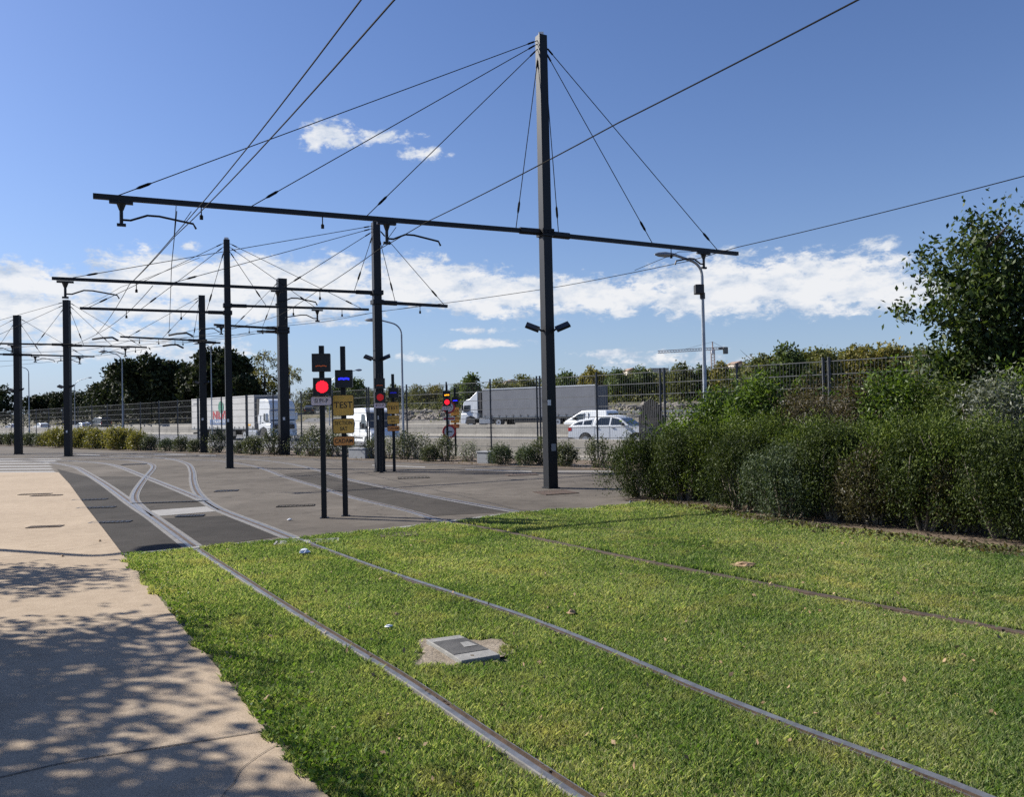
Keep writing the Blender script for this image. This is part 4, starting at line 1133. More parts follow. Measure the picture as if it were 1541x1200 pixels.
# ------------------------------------------------------------------ vehicles (local x forward, y left, z up)
def wheel(t, x, y, r=.36, w=.24):
    sg = 1 if y > 0 else -1
    mb = MB(); mb.tube([(x, y - w / 2, r), (x, y - w / 2 + .03, r), (x, y + w / 2 - .03, r), (x, y + w / 2, r)], [r * .86, r, r, r * .86], 22)
    o = mb.build('wheel', M['rubber'], t, smooth=True, world=False)
    mb = MB(); mb.cyl((x, y + sg * (w / 2 + .004), r), (0, 1, 0), r * .60, .012, 20); mb.mat(1).cyl((x, y + sg * (w / 2 + .014), r), (0, 1, 0), r * .2, .014, 12)
    mb.build('rim', [M['silver'], M['plastic']], o, world=False)
def arch(x, r, n=7):        # polygon points of a wheel arch from front to back at z = sill
    return [(x + r * cos(a), r * .95 * sin(a)) for a in [pi * k / n for k in range(n + 1)]]
def side_win(t, poly, y, taper, z0, name='window', mat=None, th=.006):
    for sg in (1, -1):
        v = []
        for dy in (th, -th * 3):
            for x, z in poly:
                yy = (y - max(0, z - z0) * taper + dy) * sg; v.append((x, yy, z))
        n = len(poly)
        MB().add(v, [(i, (i + 1) % n, n + (i + 1) % n, n + i) for i in range(n)] + [tuple(range(n)), tuple(range(2 * n - 1, n - 1, -1))]).build(name, mat or M['glass'], t, world=False)
def end_win(t, p0, p1, w0, w1, name='windscreen', mat=None, out=.008):
    """glass from (x,z) p0 (bottom) to p1 (top)"""
    d = Vector((p1[0] - p0[0], 0, p1[1] - p0[1])); n = Vector((d.z, 0, -d.x)).normalized()
    if n.z < -.2: n = -n
    return n
def quad_win(t, pts, name, mat=None, th=.012):
    a, b, c, d = [Vector(p) for p in pts]; n = (b - a).cross(d - a).normalized() * th
    MB().add([a + n, b + n, c + n, d + n, a - n, b - n, c - n, d - n], [(0, 1, 2, 3), (7, 6, 5, 4), (0, 4, 5, 1), (1, 5, 6, 2), (2, 6, 7, 3), (3, 7, 4, 0)]).build(name, mat or M['glass'], t, world=False)
HEAD = atan2(DY, DX)

def pickup(loc, rz, label):
    t = thing('pickup_truck', label, 'pickup', loc, rz)
    w = .91; sill = .42
    low = [(-2.62, .55), (-2.60, .95), (-2.55, 1.18), (.95, 1.20), (1.2, 1.16), (2.35, 1.02), (2.55, .82), (2.60, .45), (2.0, .40)]
    low += [(1.62 + .44 * cos(a), .40 + .44 * sin(a)) for a in [pi * k / 8 for k in range(0, 9)]]
    low += [(1.1, .40), (-1.05, .40)]
    low += [(-1.50 + .44 * cos(a), .40 + .44 * sin(a)) for a in [pi * k / 8 for k in range(0, 9)]]
    low += [(-2.0, .45)]
    MB().prism(low, -w, w).build('body', M['whitecar'], t, world=False, bevel=.05, smooth=True)
    MB().prism([(1.25, 1.17), (.62, 1.60), (.35, 1.73), (-.1, 1.79), (-.75, 1.77), (-.95, 1.70), (-1.1, 1.18)], -w + .03, w - .03, .32, 1.18).build('cab_roof', M['whitecar'], t, world=False, bevel=.05, smooth=True)
    MB().prism([(-1.10, 1.18), (-.98, 1.66), (-1.9, 1.56), (-2.35, 1.36), (-2.55, 1.17)], -w + .04, w - .04, .34, 1.18).build('canopy', M['whitecar'], t, world=False, bevel=.04, smooth=True)
    y = w - .03
    side_win(t, [(.98, 1.24), (.52, 1.58), (.10, 1.66), (.06, 1.24)], y, .32, 1.18)
    side_win(t, [(-.04, 1.24), (0.0, 1.67), (-.62, 1.66), (-.86, 1.36), (-.86, 1.24)], y, .32, 1.18)
    side_win(t, [(-1.16, 1.26), (-1.10, 1.55), (-1.62, 1.49), (-1.66, 1.26)], y - .01, .34, 1.18)
    side_win(t, [(-1.74, 1.26), (-1.71, 1.47), (-2.02, 1.42), (-2.36, 1.26)], y - .01, .34, 1.18)
    quad_win(t, [(1.20, -.74, 1.235), (1.20, .74, 1.235), (.655, .68, 1.615), (.655, -.68, 1.615)], 'windscreen')
    quad_win(t, [(-2.51, .70, 1.26), (-2.51, -.70, 1.26), (-2.31, -.66, 1.41), (-2.31, .66, 1.41)], 'rear_window')
    MB().box((-2.62, 0, .55), (.14, 1.7, .22)).build('bumper', M['plastic'], t, world=False, bevel=.03)
    MB().box((2.58, 0, .52), (.12, 1.7, .22)).build('bumper', M['plastic'], t, world=False, bevel=.03)
    for sg in (1, -1):
        MB().box((-2.50, sg * .845, 1.02), (.24, .15, .22)).build('tail_light', M['taillight'], t, world=False, bevel=.02)
        MB().box((2.40, sg * .70, .90), (.26, .34, .12)).build('headlight', M['floodglass'], t, world=False, bevel=.03)
        MB().box((.88, sg * 1.0, 1.28), (.14, .20, .17)).build('wing_mirror', M['plastic'], t, world=False, bevel=.03)
        for x in (.25, -.75): MB().box((x, sg * .925, 1.08), (.2, .03, .045)).build('door_handle', M['galv'], t, world=False, bevel=.01)
        for x in (1.62, -1.50): wheel(t, x, sg * .80, .38, .25)
        for x in (1.02, .02, -.92): MB().box((x, sg * (w + .001), .82), (.012, .006, .74)).build('door_seam', M['plastic'], t, world=False)
    return t
def van(loc, rz, label, L_=5.6, h=2.4, small=False, mat=None, name='panel_van'):
    t = thing(name, label, 'van', loc, rz); mat = mat or M['whitecar']
    w = .98 if not small else .88; f = L_ / 2; hr = h
    nose = .95 if not small else .95
    wx = (f - .95, -f + 1.15)
    r = .40 if not small else .36
    low = [(-f, .35), (-f, 1.0), (f - .2, 1.0), (f - .04, .82), (f, .40), (wx[0] + r + .2, .34)]
    low += [(wx[0] + r * cos(a), .34 + r * sin(a)) for a in [pi * k / 8 for k in range(9)]]
    low += [(wx[0] - r - .2, .34), (wx[1] + r + .2, .34)] + [(wx[1] + r * cos(a), .34 + r * sin(a)) for a in [pi * k / 8 for k in range(9)]]
    MB().prism(low, -w, w).build('body', mat, t, world=False, bevel=.05, smooth=True)
    up = [(f - .2, .99), (f - .55, 1.18), (f - nose - .55, hr - .22), (f - nose - .95, hr - .04), (f - nose - 1.4, hr), (-f + .25, hr - .02), (-f + .06, hr - .15), (-f, .99)]
    MB().prism(up, -w, w, .10, .99).build('cargo_body', mat, t, world=False, bevel=.07, smooth=True)
    z1, z2 = (1.22, hr - .42) if not small else (1.15, hr - .28)
    side_win(t, [(f - .85, z1 - .06), (f - nose - .55, z2), (f - nose - 1.15, z2), (f - nose - 1.15, z1 - .06)], w, .10, .99)
    a, b = Vector((f - .55, 0, 1.18)), Vector((f - nose - .55, 0, hr - .22))
    p0, p1 = a.lerp(b, .06), a.lerp(b, .93); nn = Vector((b.z - a.z, 0, -(b.x - a.x))).normalized() * .004
    quad_win(t, [(p0.x + nn.x, -w + .12, p0.z + nn.z), (p0.x + nn.x, w - .12, p0.z + nn.z), (p1.x + nn.x, w - .2, p1.z + nn.z), (p1.x + nn.x, -w + .2, p1.z + nn.z)], 'windscreen')
    for sg in (1, -1):
        MB().box((f - 1.25, sg * (w + .12), 1.38 if not small else 1.2), (.16, .22, .34 if not small else .2)).build('wing_mirror', M['plastic'], t, world=False, bevel=.04)
        MB().box((f - .16, sg * (w - .22), .84), (.24, .34, .2)).build('headlight', M['floodglass'], t, world=False, bevel=.04)
        MB().box((-f + .01, sg * (w - .09), 1.15), (.05, .12, .42)).build('tail_light', M['taillight'], t, world=False)
        for x in wx: wheel(t, x, sg * (w - .13), r * .86, .22)
        MB().box((-.3, sg * (w + .003), .62), (L_ * .55, .02, .09)).build('side_moulding', M['plastic'], t, world=False)
        for x in (f - nose - 1.22, -.35): MB().box((x, sg * (w + .002 - .05), 1.1), (.014, .11, 1.1)).build('door_seam', M['plastic'], t, world=False)
    MB().box((f - .01, 0, .42), (.1, 1.75, .2)).build('bumper', M['plastic'], t, world=False, bevel=.03)
    for sg in (1, -1): quad_win(t, [(-f - .002, sg * .06, z1), (-f - .002, sg * (w - .18), z1), (-f + .01, sg * (w - .22), z2), (-f + .01, sg * .06, z2)], 'rear_window')
    return t
def car(loc, rz, label, mat, suv=False):
    t = thing('car', label, 'car', loc, rz); w = .88; h = 1.45 if not suv else 1.68
    low = [(-2.1, .35), (-2.12, .9), (-1.95, .95), (1.0, .95), (1.95, .80), (2.12, .6), (2.1, .32), (1.75, .30)] + [(1.32 + .36 * cos(a), .3 + .36 * sin(a)) for a in [pi * k / 6 for k in range(7)]] + [(-.95, .30)] + [(-1.32 + .36 * cos(a), .3 + .36 * sin(a)) for a in [pi * k / 6 for k in range(7)]]
    MB().prism(low, -w, w).build('body', mat, t, world=False, bevel=.06, smooth=True)
    MB().prism([(1.05, .94), (.35, h - .08), (-.2, h), (-1.2, h - .03), (-1.75, h - .25), (-2.0, .94)], -w + .03, w - .03, .32, .94).build('cabin', mat, t, world=False, bevel=.06, smooth=True)
    side_win(t, [(.82, 1.0), (.26, h - .14), (-.25, h - .1), (-.25, 1.0)], w - .03, .32, .94)
    side_win(t, [(-.33, 1.0), (-.33, h - .1), (-1.15, h - .13), (-1.55, 1.05)], w - .03, .32, .94)
    quad_win(t, [(1.0, -.7, 1.0), (1.0, .7, 1.0), (.40, .6, h - .12), (.40, -.6, h - .12)], 'windscreen')
    quad_win(t, [(-1.965, .66, 1.02), (-1.965, -.66, 1.02), (-1.78, -.58, h - .28), (-1.78, .58, h - .28)], 'rear_window')
    for sg in (1, -1):
        for x in (1.32, -1.32): wheel(t, x, sg * .77, .32, .2)
        MB().box((-2.06, sg * .68, .82), (.14, .3, .14)).build('tail_light', M['taillight'], t, world=False)
        MB().box((2.0, sg * .62, .68), (.2, .36, .13)).build('headlight', M['floodglass'], t, world=False, bevel=.03)
    return t

def lorry(loc, rz, label, curtain, side_logo=False, cabmat=None, rear=None, blue_screen=False, rounded=False):
    """nose of the cab at local x = 0, trailer behind"""
    t = thing('articulated_lorry', label, 'lorry', loc, rz); cm = cabmat or M['whitetruck']
    w = 1.24
    # trailer: x from -2.9 to -16.5
    x0, x1, zb, zt_ = -3.0, -16.5, 1.12, 4.0
    tr = MB(); tr.box(((x0 + x1) / 2, 0, (zb + zt_) / 2 - .02), (x0 - x1 - .10, 2.50, zt_ - zb - .08))
    trailer = tr.build('trailer_curtain', curtain, t, world=False)
    mb = MB(); mb.box(((x0 + x1) / 2, 0, zt_ + .0), (x0 - x1, 2.56, .10)); mb.build('roof_rail', M['whitetruck'] if not side_logo else M['whitecurtain'], trailer, world=False)
    mb = MB()
    for sg in (1, -1): mb.box(((x0 + x1) / 2, sg * 1.245, zb - .05), (x0 - x1, .06, .12))
    mb.build('side_rail', M['galv'], t, world=False)
    mb = MB()
    for sg in (1, -1):
        x = x0 - .3
        while x > x1 + .2:
            mb.box((x, sg * 1.285, zb + .06), (.07, .02, .24)); x -= .9
    mb.build('curtain_buckles', M['plastic'], trailer, world=False)
    MB().box((x1 + .02, 0, (zb + zt_) / 2), (.10, 2.5, zt_ - zb - .02)).build('rear_door', rear or M['greyrear'], t, world=False)
    mb = MB()
    for sg in (1, -1): mb.box((x1 - .04, sg * 1.2, (zb + zt_) / 2), (.04, .1, zt_ - zb))
    mb.box((x1 - .04, 0, zt_), (.04, 2.5, .1)); mb.build('rear_frame', M['chassis'], t, world=False)
    MB().box((x0 - .02, 0, (zb + zt_) / 2), (.08, 2.5, zt_ - zb)).build('front_wall', M['greycurtain'], t, world=False)
    mb = MB(); mb.box((-9.9, .5, .90), (13.0, .12, .26)).box((-9.9, -.5, .90), (13.0, .12, .26)).box((-3.2, 0, .80), (5.8, .9, .22)); mb.build('chassis', M['chassis'], t, world=False)
    for sg in (1, -1):
        MB().box((-9.4, sg * 1.15, .68), (5.0, .05, .5)).build('side_guard', M['chassis'], t, world=False)
        MB().box((-3.35, sg * 1.02, .66), (1.6, .55, .62)).build('fuel_tank', M['silver'], t, world=False, bevel=.08)
        for x in (-1.35, -5.0, -12.2, -13.5, -14.8): wheel(t, x, sg * 1.05, .50, .32)
        MB().prism([(-1.35 + .62 * cos(a), .52 + .62 * sin(a)) for a in [pi * k / 8 for k in range(9)]] + [(-1.97, .40), (-.73, .40)][::1], sg * 1.20 - .03, sg * 1.20 + .03).build('wheel_guard', M['chassis'], t, world=False)
        MB().prism([(-5.0 + .60 * cos(a), .60 + .60 * sin(a)) for a in [pi * k / 8 for k in range(9)]] + [(-5.5, .68), (-5.3, .95), (-5.0, 1.06), (-4.7, .95), (-4.5, .68)], sg * 1.0 - .2, sg * 1.0 + .2).build('mudguard', M['chassis'], t, world=False)
    MB().box((x1 + .1, 0, .62), (.1, 2.3, .14)).build('rear_bumper', M['chassis'], t, world=False)
    # cab
    lower = [(-.02, .42), (-.02, 1.0), (-.06, 1.42), (-.10, 1.50), (-2.30, 1.50), (-2.30, .98), (-1.97, .98), (-1.90, 1.06), (-1.35, 1.22), (-.80, 1.06), (-.70, .50), (-.70, .42)]
    MB().prism(lower, -w, w).build('cab', cm, t, world=False, bevel=.06, smooth=True)
    if rounded: upper = [(-.10, 1.49), (-.28, 2.55), (-.22, 2.75), (-.32, 3.2), (-.62, 3.52), (-1.0, 3.64), (-2.25, 3.68), (-2.30, 1.49)]
    else: upper = [(-.10, 1.49), (-.34, 2.42), (-.45, 2.72), (-.85, 2.98), (-1.25, 3.06), (-2.20, 3.84), (-2.28, 3.84), (-2.30, 1.49)]
    MB().prism(upper, -w + .01, w - .01, .045, 1.9).build('cab_upper', cm if not blue_screen else cm, t, world=False, bevel=.08, smooth=True)
    MB().prism([(-2.34, 1.55), (-2.34, 3.7), (-2.75, 3.72), (-2.75, 1.55)], -w + .10, w - .10).build('cab_back', M['chassis'], t, world=False)
    zw0, zw1 = 1.72, 2.46
    quad_win(t, [(-.145, -w + .10, zw0), (-.145, w - .10, zw0), (-.305, w - .14, zw1), (-.305, -w + .14, zw1)], 'windscreen')
    side_win(t, [(-.38, 1.66), (-.52, 2.36), (-1.35, 2.40), (-1.35, 1.80), (-.95, 1.66)], w - .01, .045, 1.9)
    MB().box((-.03, 0, 1.22), (.06, 2.0, .42)).build('grille', M['chassis'], t, world=False)
    MB().box((-.02, 0, .55), (.10, 2.42, .26)).build('bumper', M['plastic'] if not rounded else cm, t, world=False, bevel=.03)
    if blue_screen:
        quad_win(t, [(-.20, -w + .12, 2.6), (-.20, w - .12, 2.6), (-.33, w - .16, 3.15), (-.33, -w + .16, 3.15)], 'sun_visor', M['bluegrey'])
        MB().box((-.03, 0, 1.50), (.04, 1.7, .2)).build('front_panel', M['bluegrey'], t, world=False)
    for sg in (1, -1):
        MB().box((-.42, sg * (w + .16), 2.1), (.14, .22, .62)).build('wing_mirror', M['plastic'] if not rounded else cm, t, world=False, bevel=.05)
        MB().box((-.05, sg * .95, .84), (.08, .42, .20)).build('headlight', M['floodglass'], t, world=False, bevel=.03)
        MB().box((-2.1, sg * (w + .01), 1.9), (.42, .02, .75)).build('side_deflector', cm, t, world=False)
        MB().box((-1.55, sg * (w + .015), 1.62), (.22, .03, .05)).build('door_handle', M['plastic'], t, world=False)
    if side_logo:
        y = -1.272
        text('NILVI', 1.02, (-10.1, y, 2.34), M['red_letter'], trailer, 1.15, .028)
        MB().box((-9.9, y + .006, 1.72), (4.6, .008, .50)).build('blue_banner', M['blue_band'], trailer, world=False)
        text('TRASPORTI', .46, (-9.9, y - .002, 1.72), M['white_letter'], trailer, 1.3, .012)
        mb = MB(); mb.tube([(-9.75, y + .004, 3.12), (-9.75, y - .008, 3.12)], .56, 28); e_ = mb.build('emblem', M['green_disc'], trailer, world=False)
        MB().box((-4.0, y + .006, 1.42), (.55, .008, .16)).build('small_marking', M['plate_yellow'], trailer, world=False)
        MB().box((-15.6, y + .006, 3.55), (.9, .008, .12)).build('small_marking', M['greybox'], trailer, world=False)
    return t
# right lorry, heading left on the far carriageway
q = at_off(703, 61.5); lorry((q.x, q.y, oz(61.5) + .02), R(180 - 34.5), 'white lorry with a grey curtain trailer heading left', M['greycurtain'], rear=M['greyrear'])
# left lorry heading right: trailer rear at column 277
q = at_off(427, 38.2); lorry((q.x, q.y, oz(38.2) + .02), R(-46), 'lorry with a white trailer bearing red lettering and a green emblem', M['whitecurtain'], True, M['whitetruck'], M['whitecurtain'], True, True)
q = at_off(926, 38.0); pickup((q.x, q.y, oz(38) + .02), HEAD + R(10), 'white double cab pickup with canopy heading right')
q = at_off(889, 54.0); van((q.x, q.y, oz(54) + .02), HEAD + pi, 'small white van behind the white pickup, heading left', 4.5, 1.86, True)
q = at_off(556, 33.0); van((q.x, q.y, oz(33) + .02), R(-60), 'tall white panel van behind the middle signals', 5.9, 2.55)
q = at_off(466, 79); car((q.x, q.y, 2.0), R(100), 'dark suv on the rising slip road beside the lorry cab', M['darkcar'], True)
for px, o, mt, sv, lb in ((62, 58, 'whitecar', False, 'small white car on the distant motorway between the two left masts'), (18, 58, 'whitecar', False, 'white car on the motorway left of the leftmost mast'),
                          (124, 56.5, 'silver', False, 'silver car on the motorway right of the second mast, first of two'), (134, 60, 'darkcar', False, 'dark car between the silver car and the dark box van')):
    q = at_off(px, o); car((q.x, q.y, oz(o) + .02), HEAD + pi, lb, M[mt], sv)
q = at_off(151, 60); van((q.x, q.y, oz(60) + .02), HEAD + pi, 'dark van on the distant motorway above the yellow shrubs', 5.4, 2.2, False, M['darkcar'])

# ------------------------------------------------------------------ plants
def trunk_tubes(mb, base, h, r, nl, spread, seed, lean=(0, 0), twist=.12):
    rr = random.Random(seed); b = Vector(base)
    pts = [b + Vector((lean[0] * k / 6 + rr.gauss(0, twist * h * .03), lean[1] * k / 6 + rr.gauss(0, twist * h * .03), h * k / 6)) for k in range(7)]
    pts[0] = b - Vector((0, 0, .1))
    mb.tube(pts, [r * (1.25 - .95 * k / 6) for k in range(7)], 8)
    for i in range(nl):
        k = rr.randint(2, 6) if i > 2 else 2 + i; a = rr.random() * 6.28; s = pts[k]
        ln = spread * rr.uniform(.5, 1.0); e = s + Vector((cos(a) * ln, sin(a) * ln, ln * rr.uniform(.2, .9)))
        m = s.lerp(e, .5) + Vector((0, 0, -.06 * ln))
        mb.tube([s, m, e], [r * .42, r * .28, r * .08], 5)
def tree(name, label, base, h, lobes, clumps, per, sig, leaf, mat, bark, group=None, trunk_h=None, r=.15, nl=9, elong=2.0, droop=0.0, seed=1, shell=.55, cat='tree', rz=0):
    t = thing(name, label, cat, base, 0, group)
    mb = MB(); sp = max(l[3] for l in lobes)
    trunk_tubes(mb, base, trunk_h or h * .75, r, nl, sp * .8, seed)
    mb.build('trunk', bark, t, smooth=True)
    C = lobe_points(lobes, clumps, per, sig, shell); C += np.array(base)
    C = C[C[:, 2] > base[2] + .05]
    np_mesh('crown', leaf_verts(C, leaf, elong, droop), 4, mat, t, base)
    return t
def lobes_random(seed, w, h0, h1, n, flat=1.0):
    rr = random.Random(seed); out = []
    for i in range(n):
        f = (i + .5) / n; z = h0 + (h1 - h0) * (f * .8 + .1)
        rad = w * (.35 + .45 * sin(pi * min(1, f * .85 + .18))) * rr.uniform(.75, 1.2)
        a = i * 2.4 + rr.random(); k = w * .5 * (1 - abs(f - .4)) * rr.uniform(.4, 1)
        out.append((cos(a) * k, sin(a) * k, z, rad, rad, rad * .7 * flat))
    return out

# near broadleaf tree on the right
b = Vector((8.75, 14.9, 0))
lob = [(.2, 0, 5.05, .55, .6, .75), (-.15, 0, 4.35, .9, 1.0, .8), (.9, .2, 4.2, .9, 1.0, .8), (-.45, -.2, 3.6, 1.0, 1.0, .7), (.6, 0, 3.5, 1.3, 1.1, .9),
       (.05, .2, 2.75, 1.1, 1.1, .8), (1.0, 0, 2.7, 1.3, 1.2, .9), (-1.35, -.1, 3.55, .5, .4, .22), (-.6, 0, 2.5, .7, .6, .5), (.3, 0, 2.1, 1.2, 1.0, .5), (-1.0, .1, 4.45, .35, .35, .4)]
tree('broadleaf_tree', 'dark green broadleaf tree with drooping leaves standing behind the hedge at right', b, 5.6, lob, 1250, 15, .13, .112, M['treeleaf'], M['bark'], None, 4.6, .10, 16, 2.0, .9, 5, .35)

# trees left of the path that throw the dappled shade (they stand outside the picture)
tree('broadleaf_tree', 'leafy tree standing left of the beige path, farther one', (-9.8, 7.9, 0), 6.4, [(0, 0, 4.2, 1.9, 1.9, 1.3), (.7, -.8, 3.6, 1.3, 1.4, .8), (-.6, .5, 5.2, 1.4, 1.4, 1.1), (.9, .9, 4.4, 1.1, 1.2, .7), (.8, -2.1, 4.0, 1.1, 1.2, .8)], 560, 15, .24, .15, M['treeleaf'], M['bark'], None, 5.2, .13, 12, 1.9, .6, 11, .3)
tree('broadleaf_tree', 'leafy tree standing left of the beige path, closer one', (-8.45, 5.35, 0), 6.2, [(0, 0, 4.3, 2.0, 1.9, 1.3), (.8, -.7, 3.6, 1.3, 1.4, .8), (-.4, .5, 5.3, 1.4, 1.4, 1.1), (1.2, .5, 4.2, 1.1, 1.1, .7), (1.5, -.8, 4.4, .9, .9, .6)], 520, 15, .24, .15, M['treeleaf'], M['bark'], None, 5.0, .13, 12, 1.9, .6, 12, .3)

tree('broadleaf_tree', 'small slender tree standing left of the beige path', (-11.1, 11.5, 0), 5.2, [(0, 0, 4.0, .95, 1.0, .8), (.2, .2, 4.6, .6, .7, .5), (-.5, -.6, 3.8, .7, .6, .5)], 120, 12, .2, .14, M['treeleaf'], M['bark'], None, 4.4, .07, 9, 1.9, .6, 13, .3)
# hedge: individual shrubs
def shrub(name, label, base, w, d, h, clumps, per, leaf, mat, seed, stems=9, elong=3.0, up=.6, sig=.07, shell=.6, group=None, spiky=0.0, low=.1, stemmat=None, cat='shrub', sprays=0, slen=.4):
    t = thing(name, label, cat, base, 0, group)
    rr = random.Random(seed); mb = MB(); C = []
    for i in range(stems):
        a = rr.random() * 6.28; k = rr.random() ** .5
        e = Vector((base[0] + cos(a) * k * w * .42, base[1] + sin(a) * k * d * .42, base[2] + h * rr.uniform(.55, .95)))
        s = Vector((base[0] + cos(a) * k * w * .12, base[1] + sin(a) * k * d * .12, base[2] - .03))
        m = s.lerp(e, .55) + Vector((rr.gauss(0, .05), rr.gauss(0, .05), 0))
        mb.tube([s, m, e], [.022, .014, .006], 5)
    mb.build('stems', stemmat or M['palebark'], t)
    n = clumps
    ph = rng.random(n) * 2 * pi; u = rng.random(n); rad = np.sqrt(rng.uniform(shell ** 2, 1, n))
    z = low + (1 - low) * u
    prof = np.clip(np.where(z < .3, .48 + z * 1.75, np.where(z > .58, 1 - (z - .58) ** 1.3 * 1.9, 1.0)), .25, 1.0)
    bx = 1 + .12 * np.sin(ph * 5 + seed * 2.3 + z * 4) + .22 * np.sin(ph * 3 + seed) * np.sin(z * 6 + seed * 1.7) + rng.normal(size=n) * .06
    X = np.cos(ph) * rad * w / 2 * prof * bx; Y = np.sin(ph) * rad * d / 2 * prof * bx
    Z = z * h * (1 + .10 * np.sin(ph * 2 + seed))
    top = rng.random(n) < .22
    
    fr = np.sqrt(rng.random(n)); Z = np.where(top, h * (.86 + .18 * rng.random(n)) * (1 - .30 * fr ** 2), Z); X = np.where(top, np.cos(ph) * fr * w * .42, X); Y = np.where(top, np.sin(ph) * fr * d * .42, Y)
    cc = np.stack([X, Y, Z], 1)
    if h > 1.0:
        gone = vnoise(ph * w * .55 + seed * 3.1, Z + seed, .30, 77) > .60
        gone &= (rad > .62) & ~top & (z < .85); cc = cc[~gone]
    pts = np.repeat(cc, per, 0); sg = np.array([sig * .6, sig * .6, sig * 1.5])
    pts = pts + rng.normal(size=pts.shape) * sg
    if spiky:
        k = rng.random(len(pts)) < .04; pts[k, 2] += rng.random(k.sum()) * spiky
    if sprays:
        extra = []; mb2 = MB()
        for i in range(sprays):
            a = rr.random() * 6.28; k = rr.random() ** .5 * .44; ln = slen * rr.uniform(.5, 1.2)
            p0 = np.array([cos(a) * k * w, sin(a) * k * d, h * rr.uniform(.72, .95)]); out = np.array([cos(a) * rr.uniform(0, .5) + rr.gauss(0, .2), sin(a) * rr.uniform(0, .5) + rr.gauss(0, .2), rr.uniform(.6, 1.1)])
            nl = max(8, int(ln / leaf * 3.2))
            for q in range(nl):
                f = (q + .5) / nl; extra.append(p0 + out * ln * f + np.array([out[0], out[1], -.6]) * ln * .3 * f * f + rng.normal(size=3) * leaf * .45)
        pts = np.concatenate([pts, np.array(extra)])
    pts = pts[pts[:, 2] > .03]
    np_mesh('foliage', leaf_verts(pts, leaf, elong, 0, up), 4, mat, t)
    return t
HS = [  # px, py of the foot, width, height, material, words
    (958, 754, 1.25, 1.22, 'hedge_dark', 'rounded dark green shrub at the left end of the hedge'),
    (1030, 760, 1.25, 1.30, 'hedge_dark', 'dark green hedge shrub, second from the left end'),
    (1115, 774, 1.25, 1.34, 'hedge_dark', 'dark hedge shrub behind the grey-green one'),
    (1180, 786, 1.35, 1.22, 'hedge_grey', 'grey-green hedge shrub reaching down to the grass, its leaves smaller'),
    (1262, 792, 1.2, 1.32, 'hedge_dark', 'dark hedge shrub right of the grey-green one, with a hollow base'),
    (1330, 800, 1.1, 1.22, 'hedge_brown', 'thin brownish hedge shrub with a yellowish clipped top'),
    (1395, 806, 1.1, 1.18, 'hedge_dark', 'narrow feathery hedge shrub between brownish neighbours'),
    (1462, 812, 1.15, 1.22, 'hedge_brown', 'brownish hedge shrub with dark gaps near its foot'),
    (1530, 822, 1.15, 1.24, 'hedge_dark', 'hedge shrub with bare pale twigs at the right edge'),
    (1610, 830, 1.2, 1.25, 'hedge_dark', 'hedge shrub just past the right edge')]
for i, (px, py, w, h, mt, lb) in enumerate(HS):
    p = G(px, py); p += Vector((.18, .55 + (.0, .12, -.06, -.12, .1, .04, -.1, .08, -.06, 0)[i], 0)); h *= .92 * (.98, 1.06, .94, .9, 1.1, .92, 1.08, .95, 1.1, 1)[i]
    shrub('hedge_shrub', lb, (p.x, p.y, 0), w * 1.2, 1.3, h, 860, 30, .046, M[mt], 20 + i, 14, 3.0, 1.3, .075, .45, 'hedge row at the lawn edge', .14, (.05, .16, .10, .03, .22, .14, .2, .26, .2, .1)[i], sprays=50, slen=.2)
MH = [(1008, 1.0, 'hedge_olive', 'olive shrub behind the two leftmost hedge shrubs'), (1085, 1.42, 'hedge_olive', 'glossy olive shrub between hedge and feathery tops, left of the grey-green one'), (1160, 1.5, 'hedge_olive', 'upright glossy shrub right behind the grey-green hedge shrub'),
      (1240, 1.42, 'hedge_olive', 'glossy shrub in front of the brown dried one'), (1320, 1.35, 'hedge_olive', 'glossy shrub in front of the rusty brown one'), (1410, 1.5, 'hedge_olive', 'glossy shrub behind the narrow feathery hedge shrub'), (1500, 1.5, 'hedge_olive', 'glossy shrub in front of the silvery grey one')]
for i, (px, h, mt, lb) in enumerate(MH):
    p = G(px, 756 + (px - 975) * .142); p += Vector((.5, 1.5, 0))
    shrub('hedge_shrub', lb, (p.x, p.y, 0), 1.7, 1.3, h, 620, 28, .05, M[mt], 40 + i, 12, 3.0, 1.3, .085, .5, 'hedge row at the lawn edge', .2, .2, sprays=60, slen=.34)
# taller plants behind the hedge
BH = [(1022, 15.2, 17.6, 1.0, 1.35, 'bright', .10, 'bright green weedy shrub rising behind the left end of the hedge'),
      (1078, 0, 17.8, 1.5, 1.95, 'bright', .10, 'bushy green shrub with long leaflets below the street lamp'),
      (1140, 0, 16.6, 1.6, 2.15, 'bright', .11, 'tall shrub with light green feathery tops behind the hedge middle'),
      (1215, 0, 15.8, 1.5, 1.95, 'dry', .05, 'brown dried shrub behind the hedge beside the double fence post'),
      (1290, 0, 15.4, 1.5, 2.05, 'dry', .055, 'rusty brown seeding shrub behind the hedge'),
      (1345, 0, 14.9, 1.5, 2.22, 'bright', .10, 'green shrub with pale tips in front of the broadleaf tree'),
      (1425, 0, 14.2, 1.4, 1.95, 'hedge_olive', .07, 'dark green shrub below the broadleaf tree'),
      (1500, 0, 13.0, 1.5, 1.95, 'silverleaf', .075, 'silvery grey shrub at the right edge behind the hedge'),
      (1565, 0, 13.6, 1.4, 2.2, 'bright', .11, 'bright leafy shrub in the far right corner'),
      (1640, 0, 13.2, 1.5, 2.2, 'bright', .11, 'leafy shrub beyond the right edge')]
